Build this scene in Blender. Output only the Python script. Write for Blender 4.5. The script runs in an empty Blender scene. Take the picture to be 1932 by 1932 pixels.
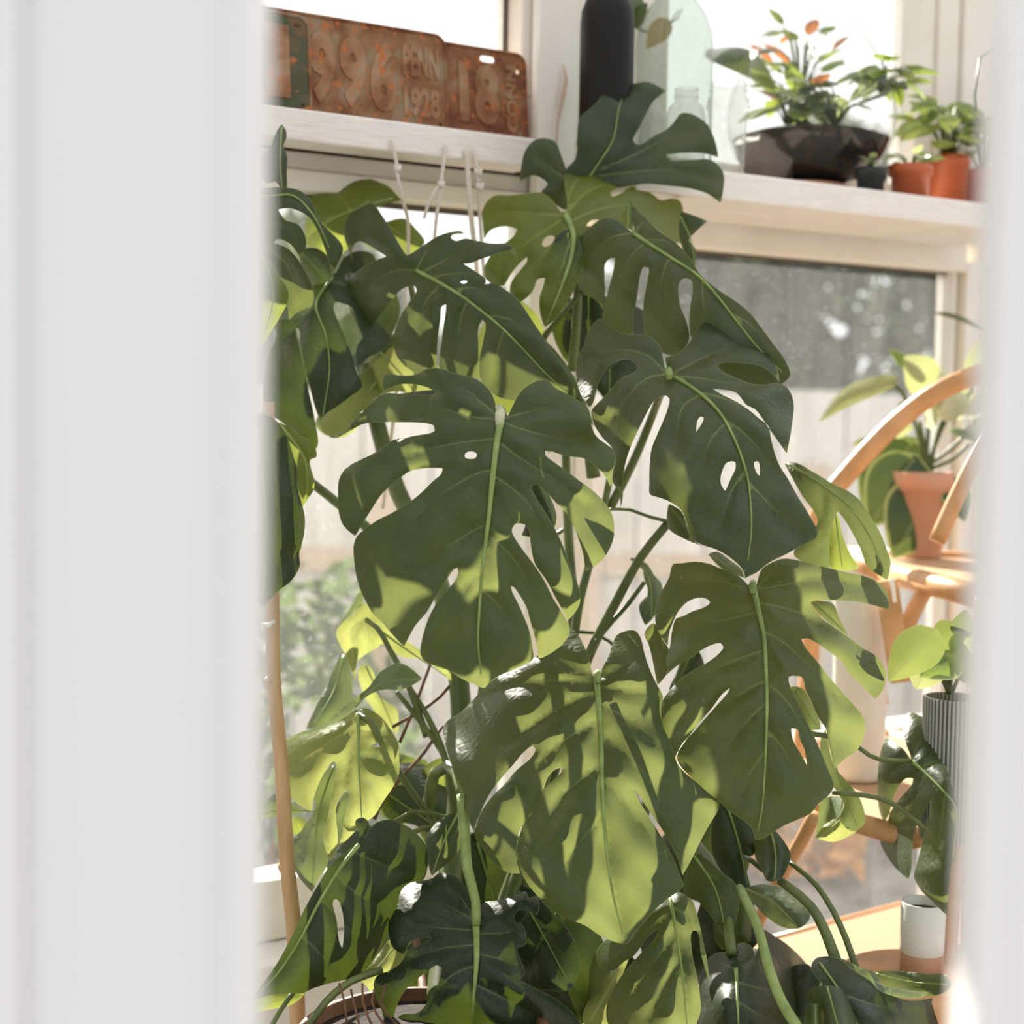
import bpy, bmesh, math, random
import numpy as np
from mathutils import Vector, Matrix
from mathutils.geometry import delaunay_2d_cdt
random.seed(7)
S = bpy.context.scene
COL = S.collection
FPX = 3000.0
PITCH, ROLL = math.radians(3.4), math.radians(1.0)
CAM = Vector((0, 0, 1.3))
FW = Vector((0, math.cos(PITCH), -math.sin(PITCH)))
_r = Vector((1, 0, 0)); _u = Vector((0, math.sin(PITCH), math.cos(PITCH)))
RT = _r * math.cos(ROLL) + _u * math.sin(ROLL)
UP = -_r * math.sin(ROLL) + _u * math.cos(ROLL)
# ---------------- camera, world, sun, exposure
cd = bpy.data.cameras.new('camera'); cam = bpy.data.objects.new('camera', cd); COL.objects.link(cam)
cam.matrix_world = Matrix(((RT.x, UP.x, -FW.x, CAM.x), (RT.y, UP.y, -FW.y, CAM.y), (RT.z, UP.z, -FW.z, CAM.z), (0, 0, 0, 1)))
cd.sensor_width = 36; cd.lens = FPX / 1932 * 36; cd.clip_start = 0.05; cd.clip_end = 200
cd.dof.use_dof = True; cd.dof.focus_distance = 1.95; cd.dof.aperture_fstop = 2.9
S.camera = cam
S.view_settings.view_transform = 'Standard'; S.view_settings.look = 'None'
S.view_settings.gamma = 1; S.view_settings.use_curve_mapping = False
S.view_settings.exposure = 0.22
w = bpy.data.worlds.new('world'); S.world = w; w.use_nodes = True
nt = w.node_tree; nt.nodes.clear()
o_ = nt.nodes.new('ShaderNodeOutputWorld'); bg = nt.nodes.new('ShaderNodeBackground')
tc = nt.nodes.new('ShaderNodeTexCoord'); sx = nt.nodes.new('ShaderNodeSeparateXYZ'); mr = nt.nodes.new('ShaderNodeMapRange')
nt.links.new(tc.outputs['Generated'], sx.inputs[0]); nt.links.new(sx.outputs['Z'], mr.inputs['Value'])
mr.inputs['From Min'].default_value = -0.35; mr.inputs['From Max'].default_value = 0.75
mr.inputs['To Min'].default_value = 0.48; mr.inputs['To Max'].default_value = 1.12
m2 = nt.nodes.new('ShaderNodeMapRange'); nt.links.new(sx.outputs['Y'], m2.inputs['Value'])
m2.inputs['From Min'].default_value = 0.1; m2.inputs['From Max'].default_value = 0.9
m2.inputs['To Min'].default_value = 0.0; m2.inputs['To Max'].default_value = 0.5
ad_ = nt.nodes.new('ShaderNodeMath'); nt.links.new(mr.outputs[0], ad_.inputs[0]); nt.links.new(m2.outputs[0], ad_.inputs[1])
bg.inputs['Color'].default_value = (0.98, 0.985, 1.0, 1)
nt.links.new(ad_.outputs[0], bg.inputs['Strength']); nt.links.new(bg.outputs[0], o_.inputs[0])
SUN_AZ, SUN_EL = math.radians(-20), math.radians(27.5)   # azimuth from +Y towards +X
sd = bpy.data.lights.new('sun', 'SUN'); sd.energy = 15; sd.angle = math.radians(0.55); sd.color = (1.0, 0.93, 0.82)
sun = bpy.data.objects.new('sun', sd); COL.objects.link(sun)
sdir = Vector((math.sin(SUN_AZ) * math.cos(SUN_EL), math.cos(SUN_AZ) * math.cos(SUN_EL), math.sin(SUN_EL)))
sun.rotation_euler = sdir.to_track_quat('Z', 'Y').to_euler(); sun.location = sdir * 12

# ---------------- geometry helpers
def ray(x, y): return FW + RT * ((x - 966) / FPX) + UP * ((966 - y) / FPX)
def P(x, y, d): return CAM + ray(x, y) * d
def onz(x, y, z):
    r = ray(x, y); return CAM + r * ((z - CAM.z) / r.z)
Ud = RT * ((5800 - 966) / FPX) + UP * ((966 - 870) / FPX) + FW; Ud.z = 0; Ud.normalize()
Nd = Vector((Ud.y, -Ud.x, 0))
_p = CAM + ray(966, 788) * 2.6
WO = Vector((_p.x, _p.y, 0))
def W(u, n, z): return WO + Ud * u + Nd * n + Vector((0, 0, z))
def onw(x, y, n=0.0):
    r = ray(x, y); t = ((WO + Nd * n - CAM).dot(Nd)) / r.dot(Nd)
    q = CAM + r * t - WO
    return q.dot(Ud), q.z
def tag(o, label=None, cat=None, group=None, kind=None):
    for k, v in (('label', label), ('category', cat), ('group', group), ('kind', kind)):
        if v: o[k] = v
    return o
def empty(name, loc, label=None, cat=None, group=None):
    o = bpy.data.objects.new(name, None); COL.objects.link(o); o.location = loc; o.empty_display_size = .05
    return tag(o, label, cat, group)
def link(name, verts, faces, mat, parent=None, smooth=False, origin=None):
    me = bpy.data.meshes.new(name)
    org = Vector(origin) if origin is not None else (Vector(verts[0]) * 0)
    me.from_pydata([tuple(Vector(v) - org) for v in verts], [], faces)
    if mat: me.materials.append(mat)
    if smooth: me.polygons.foreach_set('use_smooth', [True] * len(me.polygons))
    me.update()
    o = bpy.data.objects.new(name, me); COL.objects.link(o)
    if parent:
        o.parent = parent; o.location = org - wloc(parent)
    else: o.location = org
    return o
def wloc(o):
    v = Vector(o.location)
    while o.parent: o = o.parent; v += o.location
    return v
class MB:
    def __init__(s): s.v = []; s.f = []
    def add(s, v, f):
        b = len(s.v); s.v += [Vector(q) for q in v]; s.f += [tuple(i + b for i in q) for q in f]; return s
    def box8(s, c):
        return s.add(c, [(0, 3, 2, 1), (4, 5, 6, 7), (0, 1, 5, 4), (1, 2, 6, 5), (2, 3, 7, 6), (3, 0, 4, 7)])
    def wbox(s, u0, u1, n0, n1, z0, z1):
        return s.box8([W(u0, n1, z0), W(u1, n1, z0), W(u1, n0, z0), W(u0, n0, z0), W(u0, n1, z1), W(u1, n1, z1), W(u1, n0, z1), W(u0, n0, z1)])
    def bar(s, a, b, wd, th, up=Vector((0, 0, 1))):
        a = Vector(a); b = Vector(b); d = (b - a).normalized(); x = d.cross(up)
        if x.length < 1e-4: x = d.cross(Vector((1, 0, 0)))
        x = x.normalized() * wd / 2; y = x.cross(d).normalized() * th / 2
        return s.box8([a - x - y, a + x - y, a + x + y, a - x + y, b - x - y, b + x - y, b + x + y, b - x + y])
    def tube(s, pts, rad, seg=10, cap=True, flat=1.0):
        pts = [Vector(p) for p in pts]; n = len(pts)
        if not hasattr(rad, '__len__'): rad = [rad] * n
        vs = []; fs = []; prev = None
        for i in range(n):
            d = (pts[min(i + 1, n - 1)] - pts[max(i - 1, 0)]).normalized()
            if prev is None:
                x = d.cross(Vector((0, 0, 1)));
                if x.length < .05: x = d.cross(Vector((1, 0, 0)))
            else: x = prev - d * prev.dot(d)
            x.normalize(); prev = x; y = d.cross(x)
            for k in range(seg):
                a = 2 * math.pi * k / seg
                vs.append(pts[i] + x * math.cos(a) * rad[i] + y * math.sin(a) * rad[i] * flat)
        for i in range(n - 1):
            for k in range(seg):
                k2 = (k + 1) % seg
                fs.append((i * seg + k, i * seg + k2, (i + 1) * seg + k2, (i + 1) * seg + k))
        if cap: fs += [tuple(range(seg))[::-1], tuple((n - 1) * seg + k for k in range(seg))]
        return s.add(vs, fs)
    def lathe(s, c, prof, seg=40, cap0=True):
        c = Vector(c); vs = []; fs = []
        for r, z in prof:
            for k in range(seg):
                a = 2 * math.pi * k / seg; vs.append(c + Vector((r * math.cos(a), r * math.sin(a), z)))
        for i in range(len(prof) - 1):
            for k in range(seg):
                k2 = (k + 1) % seg; fs.append((i * seg + k, i * seg + k2, (i + 1) * seg + k2, (i + 1) * seg + k))
        if cap0: fs.append(tuple(range(seg))[::-1])
        return s.add(vs, fs)
    def out(s, name, mat, parent=None, smooth=False, origin=None):
        return link(name, s.v, s.f, mat, parent, smooth, origin)
def bevel(o, wd=.003, seg=2):
    m = o.modifiers.new('bevel', 'BEVEL'); m.width = wd; m.segments = seg; m.limit_method = 'ANGLE'; return o
def crom(pts, step, closed=True):
    pts = [np.array(p, float) for p in pts]; n = len(pts); out = []
    rng = range(n) if closed else range(n - 1)
    for i in rng:
        if closed: p0, p1, p2, p3 = pts[i - 1], pts[i], pts[(i + 1) % n], pts[(i + 2) % n]
        else: p0, p1, p2, p3 = pts[max(i - 1, 0)], pts[i], pts[i + 1], pts[min(i + 2, n - 1)]
        a = 1.0
        def tan(pa, pb, pc):   # limited tangent: sharp where the outline turns back on itself
            d1 = pb - pa; d2 = pc - pb; l1 = np.linalg.norm(d1) + 1e-9; l2 = np.linalg.norm(d2) + 1e-9
            c = float(d1 @ d2) / (l1 * l2)
            t = (d1 / l1 + d2 / l2) / 2
            return t * (1 if c > -.1 else .25)
        L = np.linalg.norm(p2 - p1); m1 = tan(p0, p1, p2) * L; m2 = tan(p1, p2, p3) * L
        k = max(1, int(round(L / step)))
        for j in range(k):
            t = j / k
            out.append((2 * t**3 - 3 * t**2 + 1) * p1 + (t**3 - 2 * t**2 + t) * m1 + (-2 * t**3 + 3 * t**2) * p2 + (t**3 - t**2) * m2)
    if not closed: out.append(pts[-1])
    return out
def pip(poly, X, Y):
    ins = np.zeros(len(X), bool); x1, y1 = poly[:, 0], poly[:, 1]; x2, y2 = np.roll(x1, -1), np.roll(y1, -1)
    for a, b, c, d in zip(x1, y1, x2, y2):
        if b == d: continue
        m = (b > Y) != (d > Y); ins ^= m & (X < (c - a) * (Y - b) / (d - b) + a)
    return ins
def segdist(P0, segs, offs=None):
    best = np.full(len(P0), 1e9)
    for i_, (a, b) in enumerate(segs):
        d = b - a; L = d @ d + 1e-9; t = np.clip(((P0 - a) @ d) / L, 0, 1)
        q = a + t[:, None] * d; best = np.minimum(best, np.hypot(*(P0 - q).T) + (offs[i_] if offs else 0))
    return best

# ---------------- materials
def mat(name):
    m = bpy.data.materials.new(name); m.use_nodes = True; t = m.node_tree; t.nodes.clear()
    out = t.nodes.new('ShaderNodeOutputMaterial'); return m, t, out
def N(t, typ, **kw):
    n = t.nodes.new(typ)
    for k, v in kw.items():
        if k in n.inputs.keys(): n.inputs[k].default_value = v
        else: setattr(n, k, v)
    return n
def ramp(t, fac, stops):
    r = t.nodes.new('ShaderNodeValToRGB'); e = r.color_ramp.elements
    while len(e) < len(stops): e.new(.5)
    for q, (p, c) in zip(e, stops): q.position = p; q.color = (*c, 1) if len(c) == 3 else c
    if fac: t.links.new(fac, r.inputs[0])
    return r
def paint(name, c1, c2=None, scale=30, rough=.5, bump=.1, stretch=(1, 1, 1), bscale=None, detail=6, lo=.35, hi=.65, spec=.4):
    m, t, out = mat(name); c2 = c2 or tuple(x * .92 for x in c1)
    tc = N(t, 'ShaderNodeTexCoord'); mp = N(t, 'ShaderNodeMapping'); mp.inputs['Scale'].default_value = stretch
    t.links.new(tc.outputs['Object'], mp.inputs[0])
    nz = N(t, 'ShaderNodeTexNoise', Scale=scale, Detail=detail); t.links.new(mp.outputs[0], nz.inputs['Vector'])
    r = ramp(t, nz.outputs['Fac'], [(lo, c2), (hi, c1)])
    b = N(t, 'ShaderNodeBsdfPrincipled', Roughness=rough); b.inputs['Specular IOR Level'].default_value = spec
    t.links.new(r.outputs[0], b.inputs['Base Color'])
    n2 = N(t, 'ShaderNodeTexNoise', Scale=bscale or scale * 2, Detail=6); t.links.new(mp.outputs[0], n2.inputs['Vector'])
    bp = N(t, 'ShaderNodeBump', Strength=bump, Distance=.002); t.links.new(n2.outputs['Fac'], bp.inputs['Height'])
    t.links.new(bp.outputs[0], b.inputs['Normal']); t.links.new(b.outputs[0], out.inputs[0]); return m
def leafmat(name, dark, light, trans, vein, back, tmix=.38, rough=.36, blotch=None, variegate=None, dust=0.5):
    m, t, out = mat(name); L = t.links.new
    tc = N(t, 'ShaderNodeTexCoord'); geo = N(t, 'ShaderNodeNewGeometry')
    nz = N(t, 'ShaderNodeTexNoise', Scale=14, Detail=5); L(tc.outputs['Object'], nz.inputs['Vector'])
    base = ramp(t, nz.outputs['Fac'], [(.35, dark), (.68, light)])
    vd = N(t, 'ShaderNodeAttribute', attribute_name='vd'); ed = N(t, 'ShaderNodeAttribute', attribute_name='ed')
    cur = base.outputs[0]
    def mix(a, b, fac):
        x = N(t, 'ShaderNodeMix', data_type='RGBA'); L(fac, x.inputs[0])
        if hasattr(a, 'links'): L(a, x.inputs[6])
        else: x.inputs[6].default_value = (*a, 1)
        if hasattr(b, 'links'): L(b, x.inputs[7])
        else: x.inputs[7].default_value = (*b, 1)
        return x.outputs[2]
    vr = ramp(t, vd.outputs['Fac'], [(0.0, (1, 1, 1)), (.12, (.8,) * 3), (.3, (.1,) * 3), (.6, (0, 0, 0))])
    er = ramp(t, ed.outputs['Fac'], [(0.0, (.7,) * 3), (.22, (0, 0, 0))])
    if variegate:
        vg = ramp(t, ed.outputs['Fac'], [(0.2, (1, 1, 1)), (.55, (0, 0, 0))]); cur = mix(cur, variegate, vg.outputs[0])
    cur = mix(cur, vein, vr.outputs[0]); cur = mix(cur, vein, er.outputs[0])
    # tiny secondary veining
    wv = N(t, 'ShaderNodeTexVoronoi', Scale=90, feature='DISTANCE_TO_EDGE'); L(tc.outputs['Object'], wv.inputs['Vector'])
    # dust lint
    dn = N(t, 'ShaderNodeTexNoise', Scale=330, Detail=2, Distortion=4.0); L(tc.outputs['Object'], dn.inputs['Vector'])
    dr = ramp(t, dn.outputs['Fac'], [(.63, (0, 0, 0)), (.70, (dust * .45,) * 3)])
    cur = mix(cur, (.42, .44, .38), dr.outputs[0])
    if blotch:
        bn = N(t, 'ShaderNodeTexVoronoi', Scale=30); L(tc.outputs['Object'], bn.inputs['Vector'])
        br = ramp(t, bn.outputs['Distance'], [(.05, (1, 1, 1)), (.09, (0, 0, 0))])
        bn2 = N(t, 'ShaderNodeTexNoise', Scale=9); L(tc.outputs['Object'], bn2.inputs['Vector'])
        b2 = ramp(t, bn2.outputs['Fac'], [(.6, (0, 0, 0)), (.66, (1, 1, 1))])
        mm = N(t, 'ShaderNodeMath', operation='MULTIPLY'); L(br.outputs[0], mm.inputs[0]); L(b2.outputs[0], mm.inputs[1])
        cur = mix(cur, blotch, mm.outputs[0])
    cb = mix(cur, back, geo.outputs['Backfacing'])
    p = N(t, 'ShaderNodeBsdfPrincipled', Roughness=rough); p.inputs['Specular IOR Level'].default_value = .36
    rn = ramp(t, nz.outputs['Fac'], [(.3, (rough - .06,) * 3), (.7, (rough + .14,) * 3)]); L(rn.outputs[0], p.inputs['Roughness'])
    L(cb, p.inputs['Base Color'])
    bp = N(t, 'ShaderNodeBump', Strength=.5, Distance=.0012)
    ad = N(t, 'ShaderNodeMath', operation='MULTIPLY_ADD'); L(wv.outputs['Distance'], ad.inputs[0]); ad.inputs[1].default_value = 1.6; L(nz.outputs['Fac'], ad.inputs[2])
    L(ad.outputs[0], bp.inputs['Height']); L(bp.outputs[0], p.inputs['Normal'])
    tr = N(t, 'ShaderNodeBsdfTranslucent')
    tcol = mix(trans, tuple(x * .62 for x in trans), vr.outputs[0]); tn = ramp(t, nz.outputs['Fac'], [(.3, (.8, .84, .7)), (.7, (1, 1, 1))])
    tm = N(t, 'ShaderNodeMix', data_type='RGBA', blend_type='MULTIPLY'); tm.inputs[0].default_value = 1; L(tcol, tm.inputs[6]); L(tn.outputs[0], tm.inputs[7])
    L(tm.outputs[2], tr.inputs['Color'])
    ms = N(t, 'ShaderNodeMixShader'); ms.inputs[0].default_value = tmix; L(p.outputs[0], ms.inputs[1]); L(tr.outputs[0], ms.inputs[2])
    L(ms.outputs[0], out.inputs[0]); return m
V_ = (.15, .20, .065)
M_DARK = leafmat('leaf_dark', (.015, .032, .014), (.028, .048, .023), (.27, .31, .09), V_, (.10, .16, .05), .24, .34)
M_MID = leafmat('leaf_mid', (.016, .038, .012), (.030, .056, .017), (.36, .40, .12), V_, (.12, .18, .055), .28, .36, blotch=(.25, .14, .05))
M_NEW = leafmat('leaf_new', (.038, .070, .010), (.060, .095, .015), (.42, .47, .09), (.22, .28, .07), (.16, .23, .06), .32, .33)
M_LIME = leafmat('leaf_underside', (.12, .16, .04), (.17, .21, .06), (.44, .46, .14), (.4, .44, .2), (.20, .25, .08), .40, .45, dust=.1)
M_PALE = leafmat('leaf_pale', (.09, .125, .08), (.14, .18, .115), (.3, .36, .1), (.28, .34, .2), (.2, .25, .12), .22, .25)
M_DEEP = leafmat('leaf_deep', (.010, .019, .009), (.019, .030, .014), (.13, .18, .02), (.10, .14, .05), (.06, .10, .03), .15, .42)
def simple(name, col, rough=.5, spec=.4, **kw):
    m, t, out = mat(name); b = N(t, 'ShaderNodeBsdfPrincipled', Roughness=rough); b.inputs['Base Color'].default_value = (*col, 1)
    b.inputs['Specular IOR Level'].default_value = spec
    for k, v in kw.items(): b.inputs[k.replace('_', ' ')].default_value = v
    t.links.new(b.outputs[0], out.inputs[0]); return m
M_STEM = paint('green_stem', (.13, .165, .048), (.075, .10, .028), 25, .38, .1, (1, 1, .2))
M_RIB = paint('pale_rib', (.25, .32, .10), (.16, .23, .06), 40, .4, .05)
M_TWIG = paint('brown_twig', (.20, .10, .05), (.10, .045, .025), 60, .7, .5)
M_WALL = paint('cream_paint', (.86, .81, .72), (.81, .75, .66), 12, .5, .15)
M_SHELF = paint('white_painted_timber', (.84, .79, .74), (.78, .73, .68), 20, .5, .8, (1, 1, 6), 26)
M_DOOR = paint('white_door_paint', (.90, .89, .895), (.89, .88, .885), 3, .35, .02)
M_SEAL = simple('dark_gap', (.12, .10, .07), .8)
M_WHITE = paint('white_ledge_paint', (.82, .79, .75), (.76, .72, .67), 8, .5, .3)
M_CORD = paint('cotton_cord', (.78, .70, .62), (.66, .58, .50), 200, .9, .8)
M_BAMB = paint('bamboo', (.55, .36, .18), (.42, .26, .12), 18, .35, .15, (3, 3, .3))
M_RATT = paint('rattan_wood', (.66, .36, .17), (.52, .27, .11), 22, .35, .1, (1, 1, 1))
M_TERRA = paint('terracotta', (.56, .20, .09), (.45, .15, .07), 18, .75, .2)
M_TERRAW = paint('weathered_terracotta', (.62, .30, .18), (.55, .36, .27), 14, .8, .3)
M_ORANGE = paint('orange_plastic', (.50, .115, .035), (.40, .085, .028), 20, .4, .05)
M_BLACKP = simple('black_plastic', (.016, .018, .017), .45)
M_SOIL = paint('soil', (.035, .02, .012), (.008, .005, .003), 55, .95, 2.0, (1, 1, 1), 60)
M_BROWN = paint('brown_pot', (.20, .10, .05), (.12, .055, .028), 12, .6, .4)
def schlick(t, f0=.04):
    lw = N(t, 'ShaderNodeLayerWeight', Blend=.5); pw = N(t, 'ShaderNodeMath', operation='POWER'); pw.inputs[1].default_value = 5
    t.links.new(lw.outputs['Facing'], pw.inputs[0]); ma = N(t, 'ShaderNodeMath', operation='MULTIPLY_ADD'); t.links.new(pw.outputs[0], ma.inputs[0])
    ma.inputs[1].default_value = 1 - f0; ma.inputs[2].default_value = f0; return ma
def glassmat(name, tint, rough=.02, edge=(.5, .55, .5), frost=0):
    m, t, out = mat(name); L = t.links.new
    lw = N(t, 'ShaderNodeLayerWeight', Blend=.35)
    r = ramp(t, lw.outputs['Facing'], [(0.0, tint), (.65, tint), (1.0, edge)])
    tb = N(t, 'ShaderNodeBsdfTransparent'); L(r.outputs[0], tb.inputs[0])
    gl = N(t, 'ShaderNodeBsdfGlossy', Roughness=rough); fr = schlick(t)
    mx = N(t, 'ShaderNodeMixShader'); L(fr.outputs[0], mx.inputs[0]); L(tb.outputs[0], mx.inputs[1]); L(gl.outputs[0], mx.inputs[2])
    if frost:
        tl = N(t, 'ShaderNodeBsdfDiffuse'); tl.inputs[0].default_value = (.75, .77, .74, 1); nz = N(t, 'ShaderNodeTexNoise', Scale=60, Detail=4); tc = N(t, 'ShaderNodeTexCoord'); L(tc.outputs['Object'], nz.inputs['Vector'])
        fr_ = ramp(t, nz.outputs['Fac'], [(.3, (frost * .4,) * 3), (.7, (frost,) * 3)]); m3 = N(t, 'ShaderNodeMixShader'); L(fr_.outputs[0], m3.inputs[0]); L(mx.outputs[0], m3.inputs[1]); L(tl.outputs[0], m3.inputs[2]); mx = m3
    L(mx.outputs[0], out.inputs[0]); return m
M_GCLEAR = glassmat('clear_glass', (.95, .955, .94), edge=(.30, .33, .28))
M_GJAR = glassmat('jar_glass', (.88, .89, .86), edge=(.28, .30, .26), frost=.22)
M_GGREEN = glassmat('green_glass', (.76, .80, .76), edge=(.13, .21, .18), frost=.10)
def dirtyglass(name, amt, tc_=(.96, .97, .97)):
    m, t, out = mat(name); L = t.links.new
    tc = N(t, 'ShaderNodeTexCoord')
    mp = N(t, 'ShaderNodeMapping'); mp.inputs['Scale'].default_value = (1, 1, .28); L(tc.outputs['Object'], mp.inputs[0])
    n1 = N(t, 'ShaderNodeTexNoise', Scale=14, Detail=8, Distortion=.8); L(mp.outputs[0], n1.inputs['Vector'])
    n2 = N(t, 'ShaderNodeTexNoise', Scale=170, Detail=3); L(tc.outputs['Object'], n2.inputs['Vector'])
    r1 = ramp(t, n1.outputs['Fac'], [(.3, (amt * .5,) * 3), (.75, (amt,) * 3)])
    r2 = ramp(t, n2.outputs['Fac'], [(.62, (0, 0, 0)), (.72, (.16,) * 3)])
    ad = N(t, 'ShaderNodeMath', operation='ADD', use_clamp=True); L(r1.outputs[0], ad.inputs[0]); L(r2.outputs[0], ad.inputs[1])
    tb = N(t, 'ShaderNodeBsdfTransparent'); tb.inputs[0].default_value = (*tc_, 1)
    tl = N(t, 'ShaderNodeBsdfTranslucent'); tl.inputs[0].default_value = (.72, .73, .72, 1)
    df = N(t, 'ShaderNodeBsdfDiffuse'); df.inputs[0].default_value = (.6, .6, .57, 1)
    m0 = N(t, 'ShaderNodeMixShader'); m0.inputs[0].default_value = .4; L(tl.outputs[0], m0.inputs[1]); L(df.outputs[0], m0.inputs[2])
    m1 = N(t, 'ShaderNodeMixShader'); L(ad.outputs[0], m1.inputs[0]); L(tb.outputs[0], m1.inputs[1]); L(m0.outputs[0], m1.inputs[2])
    gl = N(t, 'ShaderNodeBsdfGlossy', Roughness=.01); fr = schlick(t, .03)
    m2 = N(t, 'ShaderNodeMixShader'); L(fr.outputs[0], m2.inputs[0]); L(m1.outputs[0], m2.inputs[1]); L(gl.outputs[0], m2.inputs[2])
    L(m2.outputs[0], out.inputs[0]); return m
M_DIRTY = dirtyglass('dusty_window_glass', .12)
# ---------------- the setting
def struct(o, name=None):
    o['kind'] = 'structure'; return o
def uu(x, y, n=0.0): return onw(x, y, n)[0]
def zz(x, y, n=0.0): return onw(x, y, n)[1]
zb = zz(520, 1763)                       # bottom of the board under the left window
LU0 = uu(300, 600)                       # far left of the left bay
LU1 = uu(966, 40); LUL = uu(985, 470)
M0, M1_ = uu(1020, 40), uu(1100, 1000)
RU0, RU1 = uu(1240, 200), uu(1717, 120)
RL0, RL1 = M1_, uu(1800, 620)
RUE = RL1 + .5
ZTOP = 2.3; ZT1 = 2.005
z_l_top = zz(735, 381); z_r_top = zz(1310, 468, .02)
z_ll_bot = zz(530, 1646)
z_r_sill = zz(1676, 1378)
z_upL = zz(700, 150); z_upR = zz(1500, 330)
# window frames (cream timber): each bay is a window with its own frame and panes
def frame(name, u0, u1, z0, z1, parts, n0=-.05, n1=.035, bw=.05):
    e = empty(name, W((u0 + u1) / 2, 0, z0)); e['kind'] = 'structure'
    for (a, b, c, d, nn) in parts:
        bevel(MB().wbox(a, b, n0, nn, c, d).out('window_frame', M_WALL, e), .004)
    return e
def pane(e, u0, u1, z0, z1, m=M_DIRTY, n=-.02):
    return MB().add([W(u0, n, z0), W(u1, n, z0), W(u1, n, z1), W(u0, n, z1)], [(0, 1, 2, 3)]).out('glass_pane', m, e)
g = .004
w1 = frame('window_1', LU0, M0, z_upL, ZT1, [(LU1, LU1 + .045, z_upL, ZT1, .03), (LU0, LU1, ZT1 - .018, ZT1, .03), (LU0 - .05, LU0, z_upL, ZT1, .03)])
pane(w1, LU0, LU1, z_upL, ZT1 - .018)
MB().wbox(LU1 - .006, LU1, -.018, -.012, z_upL, ZT1 - .018).out('glazing_seal', M_SEAL, w1)
w2 = frame('window_2', LU0, LUL, z_ll_bot, z_l_top, [(LUL, LUL + .02, z_ll_bot, z_l_top + .03, .03), (LU0 - .05, LU0, z_ll_bot, z_l_top, .03), (LU0, LUL, z_l_top, z_l_top + .03, .035)])
pane(w2, LU0, LUL, z_ll_bot, z_l_top)
MB().wbox(LU0, LUL, -.016, -.006, z_l_top - .008, z_l_top).out('glazing_seal', M_SEAL, w2)
w3 = frame('window_3', RU0, RU1, z_upR, ZTOP, [(RU0 - .05, RU0, z_upR, ZTOP, .03), (RU1, RU1 + .045, z_upR, ZTOP, .02), (RU0, RU1, ZTOP - .05, ZTOP, .03)])
pane(w3, RU0, RU1, z_upR, ZTOP - .05)
w4 = frame('window_4', RL0, RL1, z_r_sill, z_r_top, [(RL1, RL1 + .045, .25, z_r_top + .02, .03), (RL0 - .04, RL0, .25, z_r_top + .02, .03), (RL0, RL1, z_r_top, z_r_top + .05, .03), (RL0, RL1, z_r_sill - .02, z_r_sill + .012, .03)])
pane(w4, RL0, RL1, z_r_sill + .012, z_r_top)
MB().wbox(RL0, RL1, -.014, -.006, z_r_top - .005, z_r_top).out('glazing_seal', M_SEAL, w4)
MB().wbox(RL1 - .018, RL1 - .010, -.016, .012, z_r_sill, z_r_top).out('glazing_bead', M_WHITE, w4)
MB().wbox(RL1 - .006, RL1, -.016, .004, z_r_sill, z_r_top).out('glazing_bead', simple('bead_grey', (.55, .57, .6), .4), w4)
w5 = frame('window_5', RL0, RL1, .25, z_r_sill - .02, [(RL0, RL1, .2, .25, .03)])
pane(w5, RL0, RL1, .25, z_r_sill - .02)
# solid wall pieces around the windows: frieze under the shelves, mullion, end, base
def wallpc(name, *a, m=M_WALL): return struct(bevel(MB().wbox(*a).out(name, m), .003))
zf_l = zz(750, 311, .0)
wallpc('trim_1', LU0 - .1, M0 - .03, -.05, .02, z_l_top + .032, zf_l)            # board over the lower left window
struct(MB().wbox(LU0 - .1, M0 - .03, -.04, .010, zf_l, zf_l + .008).out('trim_2', M_SEAL))
wallpc('trim_3', LU0 - .1, M0 - .03, -.05, .03, zf_l + .008, z_upL)
wallpc('trim_4', RL0 - .04, RL1 + .045, -.05, .022, z_r_top + .052, z_r_top + .10)
wallpc('trim_5', RL0 - .04, RUE, -.05, .03, z_r_top + .102, z_upR)
wallpc('wall_middle', M0 - .025, RL0 - .041, -.05, .028, zb - .2, ZTOP)
wallpc('trim_6', M0 + .012, RU0 - .051, .029, .036, z_upR, ZTOP)
wallpc('wall_right', RL1 + .046, RUE, -.05, .03, .0, z_r_top + .10)
wallpc('trim_7', RU1 + .046, RU1 + .10, -.05, .03, z_upR, ZTOP)
wallpc('trim_8', RU1 + .103, RUE, -.05, .04, z_upR, ZTOP)
struct(bevel(MB().wbox(LU0 - .1, LUL + .045, -.05, .025, zb, z_ll_bot - .002).out('wall_left', M_WALL), .003))
wallpc('baseboard_left', LU0 - .1, M0, -.05, .12, 0.0, zb - .002, m=M_WHITE)
wallpc('baseboard_right', M0 + .002, RL1 + .04, -.05, .03, .0, .199, m=M_WHITE)
wallpc('wall_added_header', -3.2, RUE, -.06, .03, ZTOP + .002, 3.5)  # unseen header added to keep the sun off the doors
wallpc('trim_11', LU0 - .101, M0 - .026, -.05, .03, ZT1 + .002, ZTOP)  # out-of-view header over the left window, added to block sun on the door
wallpc('wall_added_left', -3.2, LU0 - .102, -.06, .03, 0, ZTOP)  # unseen wall extension, added to stop sun reaching the doors
M_POST = paint('post_paint', (.82, .77, .71), (.78, .73, .67), 12, .5, .2, (1, 1, .3))
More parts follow.
